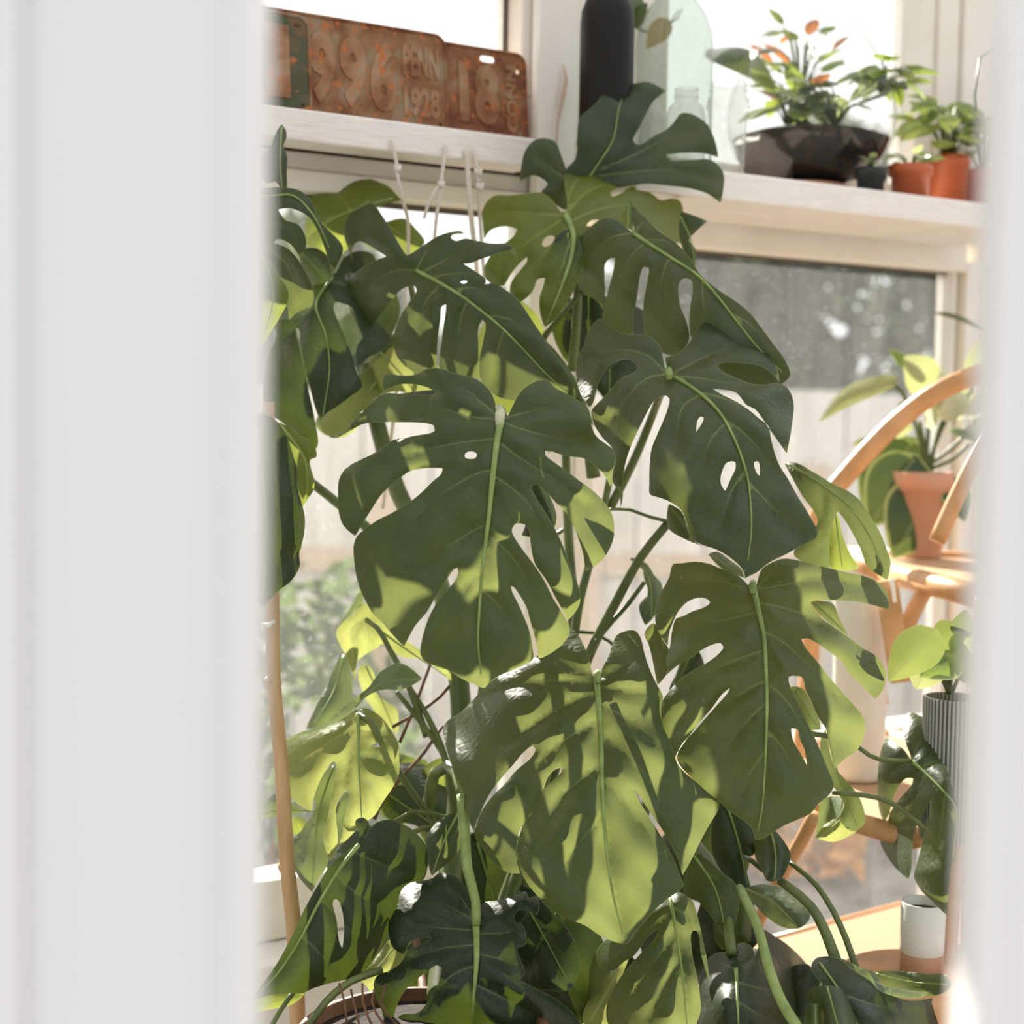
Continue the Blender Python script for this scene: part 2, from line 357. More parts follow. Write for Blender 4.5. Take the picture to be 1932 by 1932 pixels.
# shelves
nL, nR = .13, .29
zLt, zLb = zz(750, 228, nL), zz(750, 287, nL)
zRt, zRb = zz(1600, 351, nR), zz(1600, 403, nR)
uPost0, uPost1 = uu(1017, 180, .062), uu(1088, 180, .062); uS0 = uu(1014, 270, nL); uS1 = uu(1200, 340, nR)
sh1 = MB().wbox(LU0 - .05, uS0, .063, nL, zLb, zLt).out('wall_shelf', M_SHELF); bevel(sh1, .004, 3)
tag(sh1, 'shallow white painted timber shelf carrying the rusty number plates', 'shelf')
sh2 = MB().wbox(uS1, uu(1990, 400, nR), .064, nR, zRb, zRt).out('wall_shelf', M_SHELF); bevel(sh2, .004, 3)
tag(sh2, 'deep white painted shelf carrying bottles, glass terrarium and orange pots', 'shelf')
# front post between the two shelves
post = wallpc('trim_10', uPost0, uPost1, .037, .062, zRb - .02, ZTOP, m=M_POST)
# floor, plant bench
fl = MB().box8([(-4, -1, -.05), (4, -1, -.05), W(3.2, 0, -.05), W(-3, 0, -.05), (-4, -1, 0), (4, -1, 0), W(3.2, 0, 0), W(-3, 0, 0)]).out('floor', paint('concrete_floor', (.62, .57, .51), (.5, .46, .41), 5, .7, .2))
struct(fl)
# doors in front (out of focus)
def door(name, xe, side, d, lean):
    a = P(xe, 966, d); e = empty(name, (a.x, a.y, 0)); e['kind'] = 'structure'
    def bx(nm, x0, x1, y0, y1):
        x0, x1 = sorted((x0, x1)); b = MB().box8([(x0, y1, .0), (x1, y1, .0), (x1, y0, .0), (x0, y0, .0), (x0, y1, 2.3), (x1, y1, 2.3), (x1, y0, 2.3), (x0, y0, 2.3)])
        return bevel(b.out(nm, M_DOOR, e), .0025, 3)
    x = a.x
    bx('door_edge', x, x + side * .013, a.y - .008, a.y + .03)
    bx('door_leaf', x + side * .0131, x + side * .103, a.y, a.y + .03)
    bx('door_edge', x + side * .1031, x + side * .5, a.y - .012, a.y + .03)
    return e
door('door_1', 487, -1, .70, 0)
door('door_2', 1860, 1, .70, 0)
# ---------------- outside
fy = 5.6
ground = MB().box8([(-14, 2.2, -.12), (14, 3.4, -.12), (14, 16, -.12), (-14, 16, -.12), (-14, 2.4, -.06), (14, 4.6, -.06), (14, 16, -.06), (-14, 16, -.06)])
ground.out('floor', paint('gravel_ground', (.26, .25, .23), (.10, .09, .08), 9, .9, 1.0))['kind'] = 'structure'
fence = empty('garden_fence', (1.5, fy, -.06), 'weathered grey board fence outside behind the dusty windows', 'fence')
M_FEN = paint('grey_fence_board', (.56, .555, .555), (.42, .415, .41), 6, .8, .3, (3, 3, .4))
M_FENB = paint('brown_fence_post', (.46, .37, .30), (.4, .32, .25), 6, .8, .3)
ftop = 1.3 + (790 - 735) / 3000 * fy
x = -3.2; i = 0
while x < 5.0:
    wd = .235; h = random.uniform(-.012, .012)
    b = MB().box8([(x, fy + .02, 0), (x + wd, fy + .02, 0), (x + wd, fy, 0), (x, fy, 0), (x, fy + .02, ftop + h), (x + wd, fy + .02, ftop + h), (x + wd, fy, ftop + h), (x, fy, ftop + h)])
    b.out('fence_board', M_FEN, fence); x += wd + .008; i += 1
for px in (1508, 1760, 1085, 700):
    xx = (px - 966) / 3000 * fy
    MB().box8([(xx, fy - .002, 0), (xx + .09, fy - .002, 0), (xx + .09, fy - .09, 0), (xx, fy - .09, 0), (xx, fy - .002, ftop - .25), (xx + .09, fy - .002, ftop - .25), (xx + .09, fy - .09, ftop - .25), (xx, fy - .09, ftop - .25)]).out('fence_post', M_FENB, fence)
MB().box8([(-3.2, fy - .001, .75), (5, fy - .001, .75), (5, fy - .03, .75), (-3.2, fy - .03, .75), (-3.2, fy - .001, .83), (5, fy - .001, .83), (5, fy - .03, .83), (-3.2, fy - .03, .83)]).out('fence_rail', M_FENB, fence)
def bush(name, c, r, n, m, label, cat, seed, group=None, lsz=.05):
    rg = random.Random(seed); e = empty(name, (c[0], c[1], -.06), label, cat, group)
    b = MB()
    for i in range(n):
        v = Vector((rg.gauss(0, 1), rg.gauss(0, 1), rg.gauss(0, 1))).normalized() * rg.uniform(.55, 1.0) ** .5
        p = Vector(c) + Vector((v.x * r[0], v.y * r[1], v.z * r[2])) * (1 + .12 * math.sin(5 * v.x + seed) * math.cos(4 * v.z))
        if p.z < 0: p.z = abs(p.z) * .3
        d = Vector((rg.gauss(0, 1), rg.gauss(0, 1), rg.gauss(0, 1))).normalized(); q = d.cross(Vector((rg.gauss(0, 1), rg.gauss(0, 1), rg.gauss(0, 1)))).normalized()
        L = lsz * rg.uniform(.6, 1.3)
        b.add([p - d * L, p + q * L * .4, p + d * L, p - q * L * .4], [(0, 1, 2, 3)])
    f = b.out('foliage', m, e); t = MB()
    for k in range(5):
        a = rg.uniform(0, 6.28); t.tube([(c[0], c[1], -.06), (c[0] + math.cos(a) * r[0] * .3, c[1] + math.sin(a) * r[1] * .3, c[2]), (c[0] + math.cos(a) * r[0] * .6, c[1] + math.sin(a) * r[1] * .6, c[2] + r[2] * .5)], [.03, .02, .008], 6)
    t.out('trunk', M_TWIG, e); return e
def foliage_mat(name, a, b):
    m, t, out = mat(name); nz = N(t, 'ShaderNodeTexNoise', Scale=6); r = ramp(t, nz.outputs['Fac'], [(.35, a), (.65, b)])
    df = N(t, 'ShaderNodeBsdfDiffuse'); t.links.new(r.outputs[0], df.inputs[0]); tl = N(t, 'ShaderNodeBsdfTranslucent'); tl.inputs[0].default_value = (b[0] * 1.6, b[1] * 1.8, b[2], 1)
    x = N(t, 'ShaderNodeMixShader'); x.inputs[0].default_value = .3; t.links.new(df.outputs[0], x.inputs[1]); t.links.new(tl.outputs[0], x.inputs[2]); t.links.new(x.outputs[0], out.inputs[0]); return m
M_BUSH = foliage_mat('hedge_foliage', (.05, .06, .05), (.09, .10, .08)); M_BUSH2 = foliage_mat('shrub_foliage', (.04, .06, .04), (.10, .13, .07)); M_AUT = foliage_mat('autumn_foliage', (.45, .20, .06), (.55, .30, .12))
HL = ['dark evergreen behind the left windows, leftmost of the hedge', 'dark evergreen behind the fence, second from the left', 'dark evergreen behind the fence, middle of the hedge', 'dark evergreen seen through the right window, second from the right', 'dark evergreen behind the right window, rightmost of the hedge']
for k, (cx, h) in enumerate([(-2.6, 1.15), (-1.0, 1.2), (.6, 1.55), (1.75, 1.75), (2.9, 1.75)]):
    bush('hedge_tree', (cx, 7.3 + .2 * (k % 2), .95), (1.0, .6, h), 7000, M_BUSH, HL[k], 'tree', 10 + k, None, .085)
bush('garden_shrub', (-.62, 3.75, .38), (.42, .3, .62), 1500, M_BUSH2, 'low bushy green shrub outside the lower left window', 'shrub', 33, None, .05)
bush('garden_shrub', (.80, 4.7, .05), (.30, .2, .20), 350, M_AUT, 'low orange autumn shrub on the gravel outside', 'shrub', 44, None, .06)
bush('garden_shrub', (1.45, 5.0, .02), (.3, .2, .12), 250, foliage_mat('dark_autumn_foliage', (.12, .05, .04), (.2, .09, .06)), 'low dark reddish shrub on the gravel outside', 'shrub', 45, None, .05)
# ---------------- number plates
def rustmat(name, a, b, c, gr=None):
    m, t, out = mat(name); L = t.links.new; tc = N(t, 'ShaderNodeTexCoord')
    n1 = N(t, 'ShaderNodeTexNoise', Scale=22, Detail=9, Distortion=.4); n2 = N(t, 'ShaderNodeTexNoise', Scale=75, Detail=6); n3 = N(t, 'ShaderNodeTexNoise', Scale=11, Detail=4)
    for n in (n1, n2, n3): L(tc.outputs['Object'], n.inputs['Vector'])
    r1 = ramp(t, n1.outputs['Fac'], [(.34, a), (.5, b), (.64, c)]); r2 = ramp(t, n2.outputs['Fac'], [(.58, (0, 0, 0)), (.66, (1, 1, 1))])
    mx = N(t, 'ShaderNodeMix', data_type='RGBA'); L(r2.outputs[0], mx.inputs[0]); L(r1.outputs[0], mx.inputs[6]); mx.inputs[7].default_value = (.42, .125, .025, 1)
    b_ = N(t, 'ShaderNodeBsdfPrincipled', Roughness=.7); L(mx.outputs[2], b_.inputs['Base Color'])
    bp = N(t, 'ShaderNodeBump', Strength=.7, Distance=.0015); L(n2.outputs['Fac'], bp.inputs['Height']); L(bp.outputs[0], b_.inputs['Normal']); L(b_.outputs[0], out.inputs[0]); return m
M_RUST = rustmat('rusty_plate', (.15, .045, .013), (.23, .105, .04), (.26, .18, .105))
M_RUSTD = rustmat('dark_rust', (.12, .03, .009), (.21, .07, .022), (.27, .15, .075))
M_RUSTL = rustmat('raised_rust', (.20, .07, .024), (.29, .145, .065), (.34, .215, .125))
M_RUSTG = rustmat('green_rusty_plate', (.06, .055, .02), (.06, .07, .03), (.15, .08, .03))
def plate(u1, L, H, nb, tilt, label, m, texts, holes=(), zoff=0):
    """rounded embossed sheet leaning on the window; local x from its right end"""
    z0 = zLt + .001 + zoff; up = (Vector((0, 0, 1)) - Nd * tilt).normalized(); nn = Ud.cross(up) * -1
    nn = (Nd + Vector((0, 0, 1)) * tilt).normalized()
    O_ = W(u1 - L, nb, z0)
    def q(x, y, h=0): return O_ + Ud * x + up * y + nn * h
    R = .018; pts = []
    for cx, cy, a0 in ((L - R, R, -90), (L - R, H - R, 0), (R, H - R, 90), (R, R, 180)):
        for k in range(7):
            a = math.radians(a0 + k * 15); pts.append((cx + R * math.cos(a), cy + R * math.sin(a)))
    loops = [pts]
    for hx, hy, hr, hl in holes:
        loops.append([(hx + hl * (1 if math.cos(a) > 0 else -1) + hr * math.cos(a), hy + hr * math.sin(a)) for a in [2 * math.pi * k / 16 for k in range(16)]])
    vs = []; es = []
    for lp in loops:
        b = len(vs); vs += [Vector(p) for p in lp]; es += [(b + k, b + (k + 1) % len(lp)) for k in range(len(lp))]
    r = delaunay_2d_cdt(vs, es, [], 0, 1e-6); V = r[0]; F = r[2]
    cc = np.array([[sum(V[i].x for i in f) / 3, sum(V[i].y for i in f) / 3] for f in F])
    ins = np.zeros(len(F), bool)
    for lp in loops: ins ^= pip(np.array(lp), cc[:, 0], cc[:, 1])
    F = [f for f, k in zip(F, ins) if k]
    root = empty('number_plate', q(L / 2, 0), label, 'number plate', 'rusty number plates on the shelf')
    b = MB(); b.add([q(v.x, v.y, .001) for v in V], F); b.add([q(v.x, v.y, 0) for v in V], [f[::-1] for f in F])
    b.out('sheet', m, root)
    rim = MB(); rp = [q(L / 2 + (x - L / 2) * (1 - .004 / L), H / 2 + (y - H / 2) * (1 - .004 / H), .001) for x, y in pts]
    rim.tube(rp + [rp[0]], .0026, 6); rim.out('rim', M_RUSTD if m is not M_RUSTG else M_RUST, root, True)
    for txt, tx, ty, w_, h_, rot in texts:
        cu = bpy.data.curves.new('t', 'FONT'); cu.body = txt; cu.extrude = .08; cu.bevel_depth = .03; cu.size = 1; cu.resolution_u = 3; cu.offset = .02
        to = bpy.data.objects.new('t', cu); COL.objects.link(to)
        dg = bpy.context.evaluated_depsgraph_get(); me = to.evaluated_get(dg).to_mesh(); co = [Vector(v.co) for v in me.vertices]; fs = [tuple(p.vertices) for p in me.polygons]
        to.evaluated_get(dg).to_mesh_clear(); bpy.data.objects.remove(to); bpy.data.curves.remove(cu)
        x0 = min(c.x for c in co); x1 = max(c.x for c in co); y0 = min(c.y for c in co); y1 = max(c.y for c in co)
        vv = []
        for c in co:
            a = (c.x - x0) / (x1 - x0) * w_; bq = (c.y - y0) / (y1 - y0) * h_
            if rot: a, bq = bq * w_ / h_, a * h_ / w_
            if rot: X, Y = w_ - a, bq
            else: X, Y = a, bq
            vv.append(q(tx + X, ty + Y, .001 + (c.z + .08) / .19 * .0022))
        link('embossed_text', vv, fs, M_RUSTL, root)
    return root
nP = .075
mid1, mid0 = uu(852, 150, nP), uu(595, 60, nP)
H_ = zz(850, 62, nP) - zLt
def um(x, y): return uu(x, y, nP)
plate(um(1010, 180), .36, H_ * .955, .058, .10, 'rightmost rusty plate with a big 8 and a slot hole at its top', M_RUSTD,
      [('18', .36 - .125, .025, .072, .095, False), ('CONN', .36 - .040, .018, .020, .105, True)], holes=[(.36 - .072, H_ * .955 - .017, .005, .008), (.36 - .017, H_ * .955 - .03, .0035, 0), (.36 - .015, .018, .0035, 0)])
Lm = .36
plate(mid1, Lm, H_, .068, .10, 'middle rusty plate embossed with big digits and PENN 1928 at its end', M_RUST,
      [('9', Lm - .232, .022, .044, .108, False), ('9', Lm - .182, .022, .044, .108, False), ('6', Lm - .132, .022, .044, .108, False), ('PENN', Lm - .076, .082, .062, .047, False), ('1928', Lm - .076, .020, .062, .047, False)], holes=[(Lm - .014, .014, .003, 0)])
ug = um(588, 120)
plate(ug, .36, H_ * .95, .079, .10, 'leftmost rusty green plate with a big 1, partly behind the white door', M_RUSTG, [('1', .36 - .072, .022, .038, .105, False)], holes=[(.36 - .014, .014, .003, 0), (.36 - .02, H_ * .95 - .016, .003, .003)])
# ---------------- cords
def cordset(lst, label, name='cotton_cord'):
    e = empty(name, lst[0][0][0], label, 'cord')
    for pts, r, knots in lst:
        pp = [tuple(p) for p in crom(pts, .012, False)]
        b = MB().tube(pp, r, 7)
        b.out('strand', M_CORD, e, True)
        for k in knots:
            c = Vector(k); m = MB(); m.tube([c + Vector((math.cos(a) * r * 1.2, math.sin(a) * r * 1.0, r * 1.6 * math.sin(2 * a + 1))) for a in [6.283 * i / 10 for i in range(11)]], r * 1.15, 7); m.out('knot', M_CORD, e, True)
    return e
def wp(x, y, n): u, z = onw(x, y, n); return tuple(W(u, n, z))
cordset([([wp(738, 264, nL + .006), wp(748, 305, nL + .008), wp(750, 330, nL + .008), wp(762, 385, nL), wp(770, 420, .10), wp(752, 700, .09), wp(735, 850, .09), wp(722, 960, .09)], .0028, [wp(750, 318, nL + .008)])], 'leftmost knotted white cord hanging from the left shelf edge')
cordset([([wp(842, 275, nL + .006), wp(832, 345, nL + .008), wp(822, 425, nL), wp(810, 600, .09)], .0028, [wp(832, 348, nL + .008)]), ([wp(832, 345, nL + .008), wp(812, 375, nL + .004), wp(800, 412, nL)], .0024, [])], 'forked white cord with a knot hanging mid shelf')
cordset([([wp(880, 283, nL + .006), wp(888, 400, nL), wp(897, 480, .11), wp(905, 560, .10)], .0042, [])], 'thick plain white cord hanging beside the knotted pair')
cordset([([wp(893, 280, nL + .008), wp(901, 325, nL + .01), wp(905, 400, nL), wp(910, 480, .12), wp(916, 560, .11)], .003, [wp(902, 325, nL + .01), wp(905, 352, nL + .01)])], 'knotted white cord hanging nearest the corner post')
e = MB(); e.tube([wp(1062, 120, .068), wp(1068, 150, .07), wp(1062, 180, .07), wp(1052, 230, .068), wp(1047, 300, .068)], [.001, .003, .004, .002, .001], 6)
tag(e.out('dried_tendril', paint('dry_tan', (.62, .45, .34), (.5, .35, .25), 40, .8, .4), None, True), 'thin dried tan tendril clinging to the white post', 'tendril')
# ---------------- bottles and jars on the deep shelf
def shp(x, ybase, n):
    """point on the deep shelf under image column x at wall distance n"""
    u = uu(x, ybase, n); return W(u, n, zRt)
def spx(p): return (p - CAM).dot(FW) / FPX     # metres per pixel there
def lathe_thing(name, c, prof, m, label, cat, thick=0, inner=True, group=None):
    o = MB(); o.lathe(c, prof, 48); ob = o.out(name, m, None, True, c); return tag(ob, label, cat, group)
c = shp(1141, 300, .215); s = spx(c)
lathe_thing('bottle', c, [(r * s, z * s) for r, z in ((48, 0), (50, 4), (51, 10), (51, 262), (49, 285), (42, 305), (28, 325), (20, 345), (17, 380), (17, 440), (21, 442), (21, 460), (17, 460), (15, 445))], simple('black_bottle_glass', (.010, .008, .006), .45, .22), 'tall matt black bottle standing right beside the white post', 'bottle')
def vessel(name, c, prof, m, label, cat):
    e = empty(name, c, label, cat)
    o = MB(); o.lathe(c, prof, 56); o.out('glass_body', m, e, True)
    return e, s
c = shp(1268, 310, .13); s = spx(c)
vessel('bottle', c, [(r * s, z * s) for r, z in ((66, 0), (71, 6), (73, 14), (73, 260), (69, 285), (60, 310), (44, 335), (26, 355), (20, 372), (20, 410), (24, 412), (24, 430), (20, 430))], M_GGREEN, 'large pale green glass bottle behind the small clear jars', 'bottle')
c = shp(1292, 318, .215); s = spx(c)
vessel('bottle', c, [(r * s, z * s) for r, z in ((34, 0), (36, 4), (37, 10), (37, 108), (33, 124), (24, 134), (21, 138), (21, 142), (23, 143), (23, 149), (21, 150), (21, 158), (23, 159), (22, 162), (20, 163))], M_GJAR, 'small clear glass bottle in front of the pale green bottle', 'bottle')
c = shp(1228, 312, .215); s = spx(c)
vessel('bottle', c, [(r * s, z * s) for r, z in ((22, 0), (24, 4), (24, 100), (18, 118), (13, 124), (13, 140), (15, 141), (15, 148), (13, 148))], M_GJAR, 'narrow clear glass bottle partly behind the monstera leaf', 'bottle')
c = shp(1371, 326, .235); s = spx(c)
e, s = vessel('mason_jar', c, [(r * spx(c), z * spx(c)) for r, z in ((28, 0), (31, 3), (32, 10), (34, 60), (37, 115), (38, 128), (41, 130), (41, 134), (38, 136), (38, 140), (40, 141), (38, 146), (34, 152), (33, 160), (35, 161), (35, 164), (33, 166), (33, 172), (35, 173), (33, 177), (31, 177))], M_GJAR, 'ribbed clear glass jar beside the terrarium saucer', 'jar')
# hanging heart vine
vr = empty('heart_vine', P(1118, -40, 2.62), 'trailing vine with heart shaped leaves crossing in front of the bottles', 'plant')
MB().tube([P(1112, -60, 2.62), P(1122, 0, 2.6), P(1140, 25, 2.6), P(1165, 40, 2.6), P(1190, 46, 2.6), P(1212, 58, 2.6), P(1228, 62, 2.6), P(1260, 50, 2.6), P(1280, 20, 2.62)], [.003, .003, .0028, .0028, .0025, .002, .0018, .0014, .001], 7).out('stem', M_STEM, vr, True)
def flatleaf(name, base, tip, wd, nrm, m, parent, fold=.15, heart=False, curve=.12, n=10, org=None):
    """one free standing leaf blade built in 3-D from its base to its tip"""
    base = Vector(base); tip = Vector(tip); ax = tip - base; L = ax.length; ax.normalize(); nrm = Vector(nrm); sd = ax.cross(nrm)
    if sd.length < 1e-3: sd = ax.cross(Vector((.3, .5, .8)))
    sd.normalize(); up = sd.cross(ax).normalized()
    vs = []; at = []; ee = []
    for i in range(n + 1):
        t = i / n; h = math.sin(math.pi * min(1, t ** (.62 if heart else .8))) ** .8 * wd / 2 if 0 < t < 1 else 0
        if t == 1: h = 0
        back = -.10 * L if heart else 0
        for k in range(-3, 4):
            f = k / 3; x = f * h
            yy = t * L + (back * abs(f) * max(0, 1 - t * 3.5) if heart else 0)
            vs.append(base + ax * yy + sd * x + up * (-fold * abs(f) ** 1.3 * h + curve * L * (math.sin(math.pi * t * .9) - t * .4)))
            at.append(abs(x) / max(wd, 1e-6) * 12 + .05); ee.append((h - abs(x)) / max(wd, 1e-6) * 8 if h > 0 else 0)
    fs = [(i * 7 + k, i * 7 + k + 1, (i + 1) * 7 + k + 1, (i + 1) * 7 + k) for i in range(n) for k in range(6)]
    o = link(name, vs, fs, m, parent, True)
    for nm, dat in (('vd', at), ('ed', ee)):
        a = o.data.attributes.new(nm, 'FLOAT', 'POINT'); a.data.foreach_set('value', dat)
    return o
toC = -FW
flatleaf('leaf', P(1200, 38, 2.6), P(1168, -30, 2.6), .055, toC + Vector((.3, 0, .2)), M_PALE, vr, heart=True)
flatleaf('leaf', P(1196, 44, 2.6), P(1222, 5, 2.58), .035, toC + Vector((-.8, 0, .2)), M_MID, vr, heart=True)
flatleaf('leaf', P(1258, 40, 2.58), P(1220, 92, 2.58), .036, toC, leafmat('tan_leaf', (.38, .30, .12), (.5, .38, .17), (.6, .4, .12), (.5, .4, .2), (.4, .3, .15), .4, .5), vr, heart=True)
MB().tube([P(1262, 46, 2.58), P(1278, 35, 2.58), P(1288, 15, 2.58)], [.001, .0012, .0006], 5).out('tendril', M_TWIG, vr, True)
# ---------------- terrarium on its saucer
cS = shp(1505, 344, .068); s = spx(cS)
sau = MB().lathe(cS, [(r * s, z * s) for r, z in ((82, 0), (88, 3), (94, 22), (98, 24), (98, 32), (92, 33), (88, 28), (80, 8), (0.1, 6))], 48).out('terracotta_saucer', M_TERRAW, None, True, cS)
tag(sau, 'round weathered terracotta saucer under the glass terrarium', 'saucer')
cT = cS + Vector((0.012, 0, 33 * s)) + Ud * .012
ter = empty('terrarium', cT, 'big round glass terrarium full of soil and leafy plants on a saucer', 'terrarium')
prof = [(30, 0), (60, 3), (105, 22), (138, 55), (154, 95), (158, 130), (152, 170), (136, 215), (110, 262), (82, 305), (58, 340), (45, 372), (42, 400)]
MB().lathe(cT, [(r * s, z * s) for r, z in prof], 64).out('glass_bowl', M_GCLEAR, ter, True)
MB().lathe(cT, [(r * s * .975, z * s + .001) for r, z in ((28, 1), (58, 5), (103, 24), (136, 57), (150, 88))] + [(120 * s, 98 * s), (60 * s, 106 * s), (.1 * s, 110 * s)], 48).out('soil', M_SOIL, ter, True)
MB().lathe(cT + Vector((-.075, -.045, .0)), [(r * s, z * s) for r, z in ((40, 6), (58, 30), (70, 70), (60, 84), (.1, 88))], 6).out('dark_stone', simple('grey_stone', (.14, .115, .10), .55), ter)
rg = random.Random(5)
def sprig(c, n, spread, hgt, Ln, wd, m, parent, rg, up=.5, name='leaf', stem=True, heart=False, droop=.3):
    c = Vector(c); stm = MB()
    for i in range(n):
        a = rg.uniform(0, 2 * math.pi); rr = rg.uniform(.2, 1) * spread; h = hgt * rg.uniform(.35, 1)
        b = c + Vector((math.cos(a) * rr, math.sin(a) * rr, h)); d = Vector((math.cos(a), math.sin(a), rg.uniform(-droop, up))).normalized()
        l = Ln * rg.uniform(.7, 1.2)
        flatleaf(name, b, b + d * l, wd * rg.uniform(.8, 1.15), Vector((0, 0, 1)) + d * .2 + toC * rg.uniform(.2, .9), m if not isinstance(m, (list, tuple)) else rg.choice(m), parent, heart=heart, n=6)
        stm.tube([c + Vector((math.cos(a) * .004, math.sin(a) * .004, 0)), c.lerp(b, .6) + Vector((0, 0, h * .25)), b], [.0022, .0018, .001], 5)
    if stem: stm.out('stem', M_STEM, parent, True)
M_FIT = leafmat('herb_leaf', (.09, .15, .03), (.16, .24, .06), (.5, .6, .1), (.6, .64, .42), (.2, .28, .08), .42, .4, dust=0)
M_FITP = leafmat('herb_leaf_pale', (.30, .38, .20), (.42, .48, .28), (.6, .65, .3), (.6, .62, .45), (.3, .36, .18), .4, .35, dust=0)
M_RED = leafmat('bronze_leaf', (.30, .10, .04), (.42, .17, .07), (.7, .25, .08), (.5, .2, .1), (.35, .12, .06), .45, .4, dust=0)
sprig(cT + Vector((-.05, -.05, 108 * s)), 20, .055, .06, .065, .034, [M_FIT, M_FIT, M_FITP, M_MID], ter, rg, droop=.8)
sprig(cT + Vector((.03, -.06, 108 * s)), 20, .055, .06, .065, .034, [M_FIT, M_FITP, M_MID, M_FITP], ter, rg, droop=.8)
sprig(cT + Vector((-.02, .0, 120 * s)), 16, .06, .11, .075, .034, [M_RED, M_MID, M_FIT], ter, rg, up=.7)
sprig(cT + Vector((-.02, .0, 180 * s)), 14, .06, .13, .06, .026, [M_RED, M_RED, M_FIT, M_MID], ter, rg, up=.9)
sprig(cT + Vector((.115, -.05, 165 * s)), 28, .05, .055, .055, .030, [M_FIT, M_MID, M_MID, M_FITP], ter, rg, up=.2, droop=1.3)
cd2 = P(1345, 110, 2.83); flatleaf('leaf', cd2 + Vector((-.01, .02, .02)), P(1462, 165, 2.74), .07, toC + Vector((0, 0, .7)), M_DARK, ter, curve=.15)
# ---------------- pots on the deep shelf
def pot(name, c, rt, rb, h, m, label, cat='pot', rim=.010, rimh=.018, soil=True, par=None, group=None):
    c = Vector(c); e = empty(name, c, label, cat, group)
    th = .003
    MB().lathe(c, [(rb, 0), (rb + (rt - rb) * .9 - rim * .35, h - rimh), (rt, h - rimh + .001), (rt + .001, h), (rt - th, h), (rt - th - .001, h - rimh * .6), (rb, h * .5)], 40).out('pot_body', m, e, True)
    if soil: MB().lathe(c + Vector((0, 0, h - rimh)), [(rt - th - .003, 0), (rt * .5, .006), (.001, .009)], 24, False).out('soil', M_SOIL, e, True)
    return e
def px_pot(name, x0, x1, ytop, ybot, n, m, label, taper=.82, **k):
    c = shp((x0 + x1) / 2, ybot, n); s = spx(c); rt = (x1 - x0) / 2 * s
    return pot(name, c, rt, rt * taper, (ybot - ytop) * s * 1.02, m, label, **k), c, s
p1, c1, s1 = px_pot('flower_pot', 1612, 1672, 300, 352, .22, M_BLACKP, 'small black plastic pot between the saucer and the orange pots')
p2, c2, s2 = px_pot('flower_pot', 1676, 1758, 298, 363, .225, M_ORANGE, 'smallest orange plastic pot, next to the black pot')
p3, c3, s3 = px_pot('flower_pot', 1746, 1828, 270, 370, .17, M_ORANGE, 'middle orange plastic pot, taller than the one at its left')
p4, c4, s4 = px_pot('flower_pot', 1816, 1896, 275, 372, .095, simple('dull_orange_plastic', (.42, .10, .04), .45), 'rightmost dull orange plastic pot beside the white door')
M_YG = leafmat('yellow_green_leaf', (.20, .28, .05), (.28, .35, .09), (.42, .46, .12), (.42, .46, .2), (.26, .32, .1), .35, .35, dust=0)
M_VAR = leafmat('variegated_leaf', (.10, .18, .05), (.18, .28, .08), (.5, .6, .12), (.5, .55, .3), (.25, .32, .1), .4, .35, variegate=(.62, .64, .38), dust=0)
# the plant in each pot belongs to its pot (they move together)
sprig(c1 + Vector((0, 0, .05)), 5, .015, .015, .02, .012, M_FITP, p1, rg)
sprig(c2 + Vector((0, 0, 55 * s2)), 14, .03, .03, .03, .018, [M_FITP, M_VAR, M_FIT], p2, rg, droop=.5)
flatleaf('leaf', c2 + Vector((.01, -.02, 68 * s2)), P(1790, 300, 2.75), .02, Vector((0, 0, 1)) + toC * .6, M_VAR, p2)
sprig(c3 + Vector((0, 0, 90 * s3)), 26, .055, .11, .07, .045, [M_YG, M_YG, M_FIT, M_VAR], p3, rg, up=.8, droop=.8)
sprig(c4 + Vector((0, 0, 95 * s4)), 18, .05, .11, .06, .042, [M_YG, M_FIT, M_MID], p4, rg, up=.8, droop=.8)
MB().tube([c4 + Vector((0, 0, .08)), P(1840, 180, 2.8), P(1850, 110, 2.8), P(1890, 85, 2.8)], [.003, .002, .002, .001], 6).out('stem', M_STEM, p4, True)

# ---------------- rattan plant stand on the right
rk = empty('rattan_plant_stand', (.62, 2.5, 0), 'three tier rattan and cane plant stand right of the monstera', 'plant stand')
def canemat():
    m, t, out = mat('woven_cane'); L = t.links.new; tc = N(t, 'ShaderNodeTexCoord')
    ck = N(t, 'ShaderNodeTexChecker', Scale=220); L(tc.outputs['Object'], ck.inputs['Vector']); ck.inputs[1].default_value = (.56, .36, .21, 1); ck.inputs[2].default_value = (.40, .235, .12, 1)
    b = N(t, 'ShaderNodeBsdfPrincipled', Roughness=.6); L(ck.outputs[0], b.inputs['Base Color'])
    bp = N(t, 'ShaderNodeBump', Strength=.6, Distance=.002); L(ck.outputs[1], bp.inputs['Height']); L(bp.outputs[0], b.inputs['Normal']); L(b.outputs[0], out.inputs[0]); return m
M_CANE = canemat()
def tier(z, a, b, c_, d_, rail=.013):
    cs = [Vector(q) for q in (a, b, c_, d_)]
    t = MB(); t.box8([q + Vector((0, 0, -.006)) for q in cs] + [q for q in cs]); t.out('cane_shelf', M_CANE, rk)
    for i in range(4):
        MB().tube([cs[i] + Vector((0, 0, -.008)), cs[(i + 1) % 4] + Vector((0, 0, -.008))], rail, 12).out('rail', M_RATT, rk, True)
ze2 = Vector((.585, -.81, 0)); ze1 = Vector((.81, .585, 0))
zU = 1.06; A = onz(1676, 1072, zU); B = onz(1900, 1128, zU); C_ = onz(1592, 1042, zU); D_ = C_ + (B - A) + Vector((.42, .14, 0))
Bk = Vector((C_.x + .55, C_.y + .18, zU))
tier(zU, A, B, B + Vector((.35, .6, 0)), C_, .019)
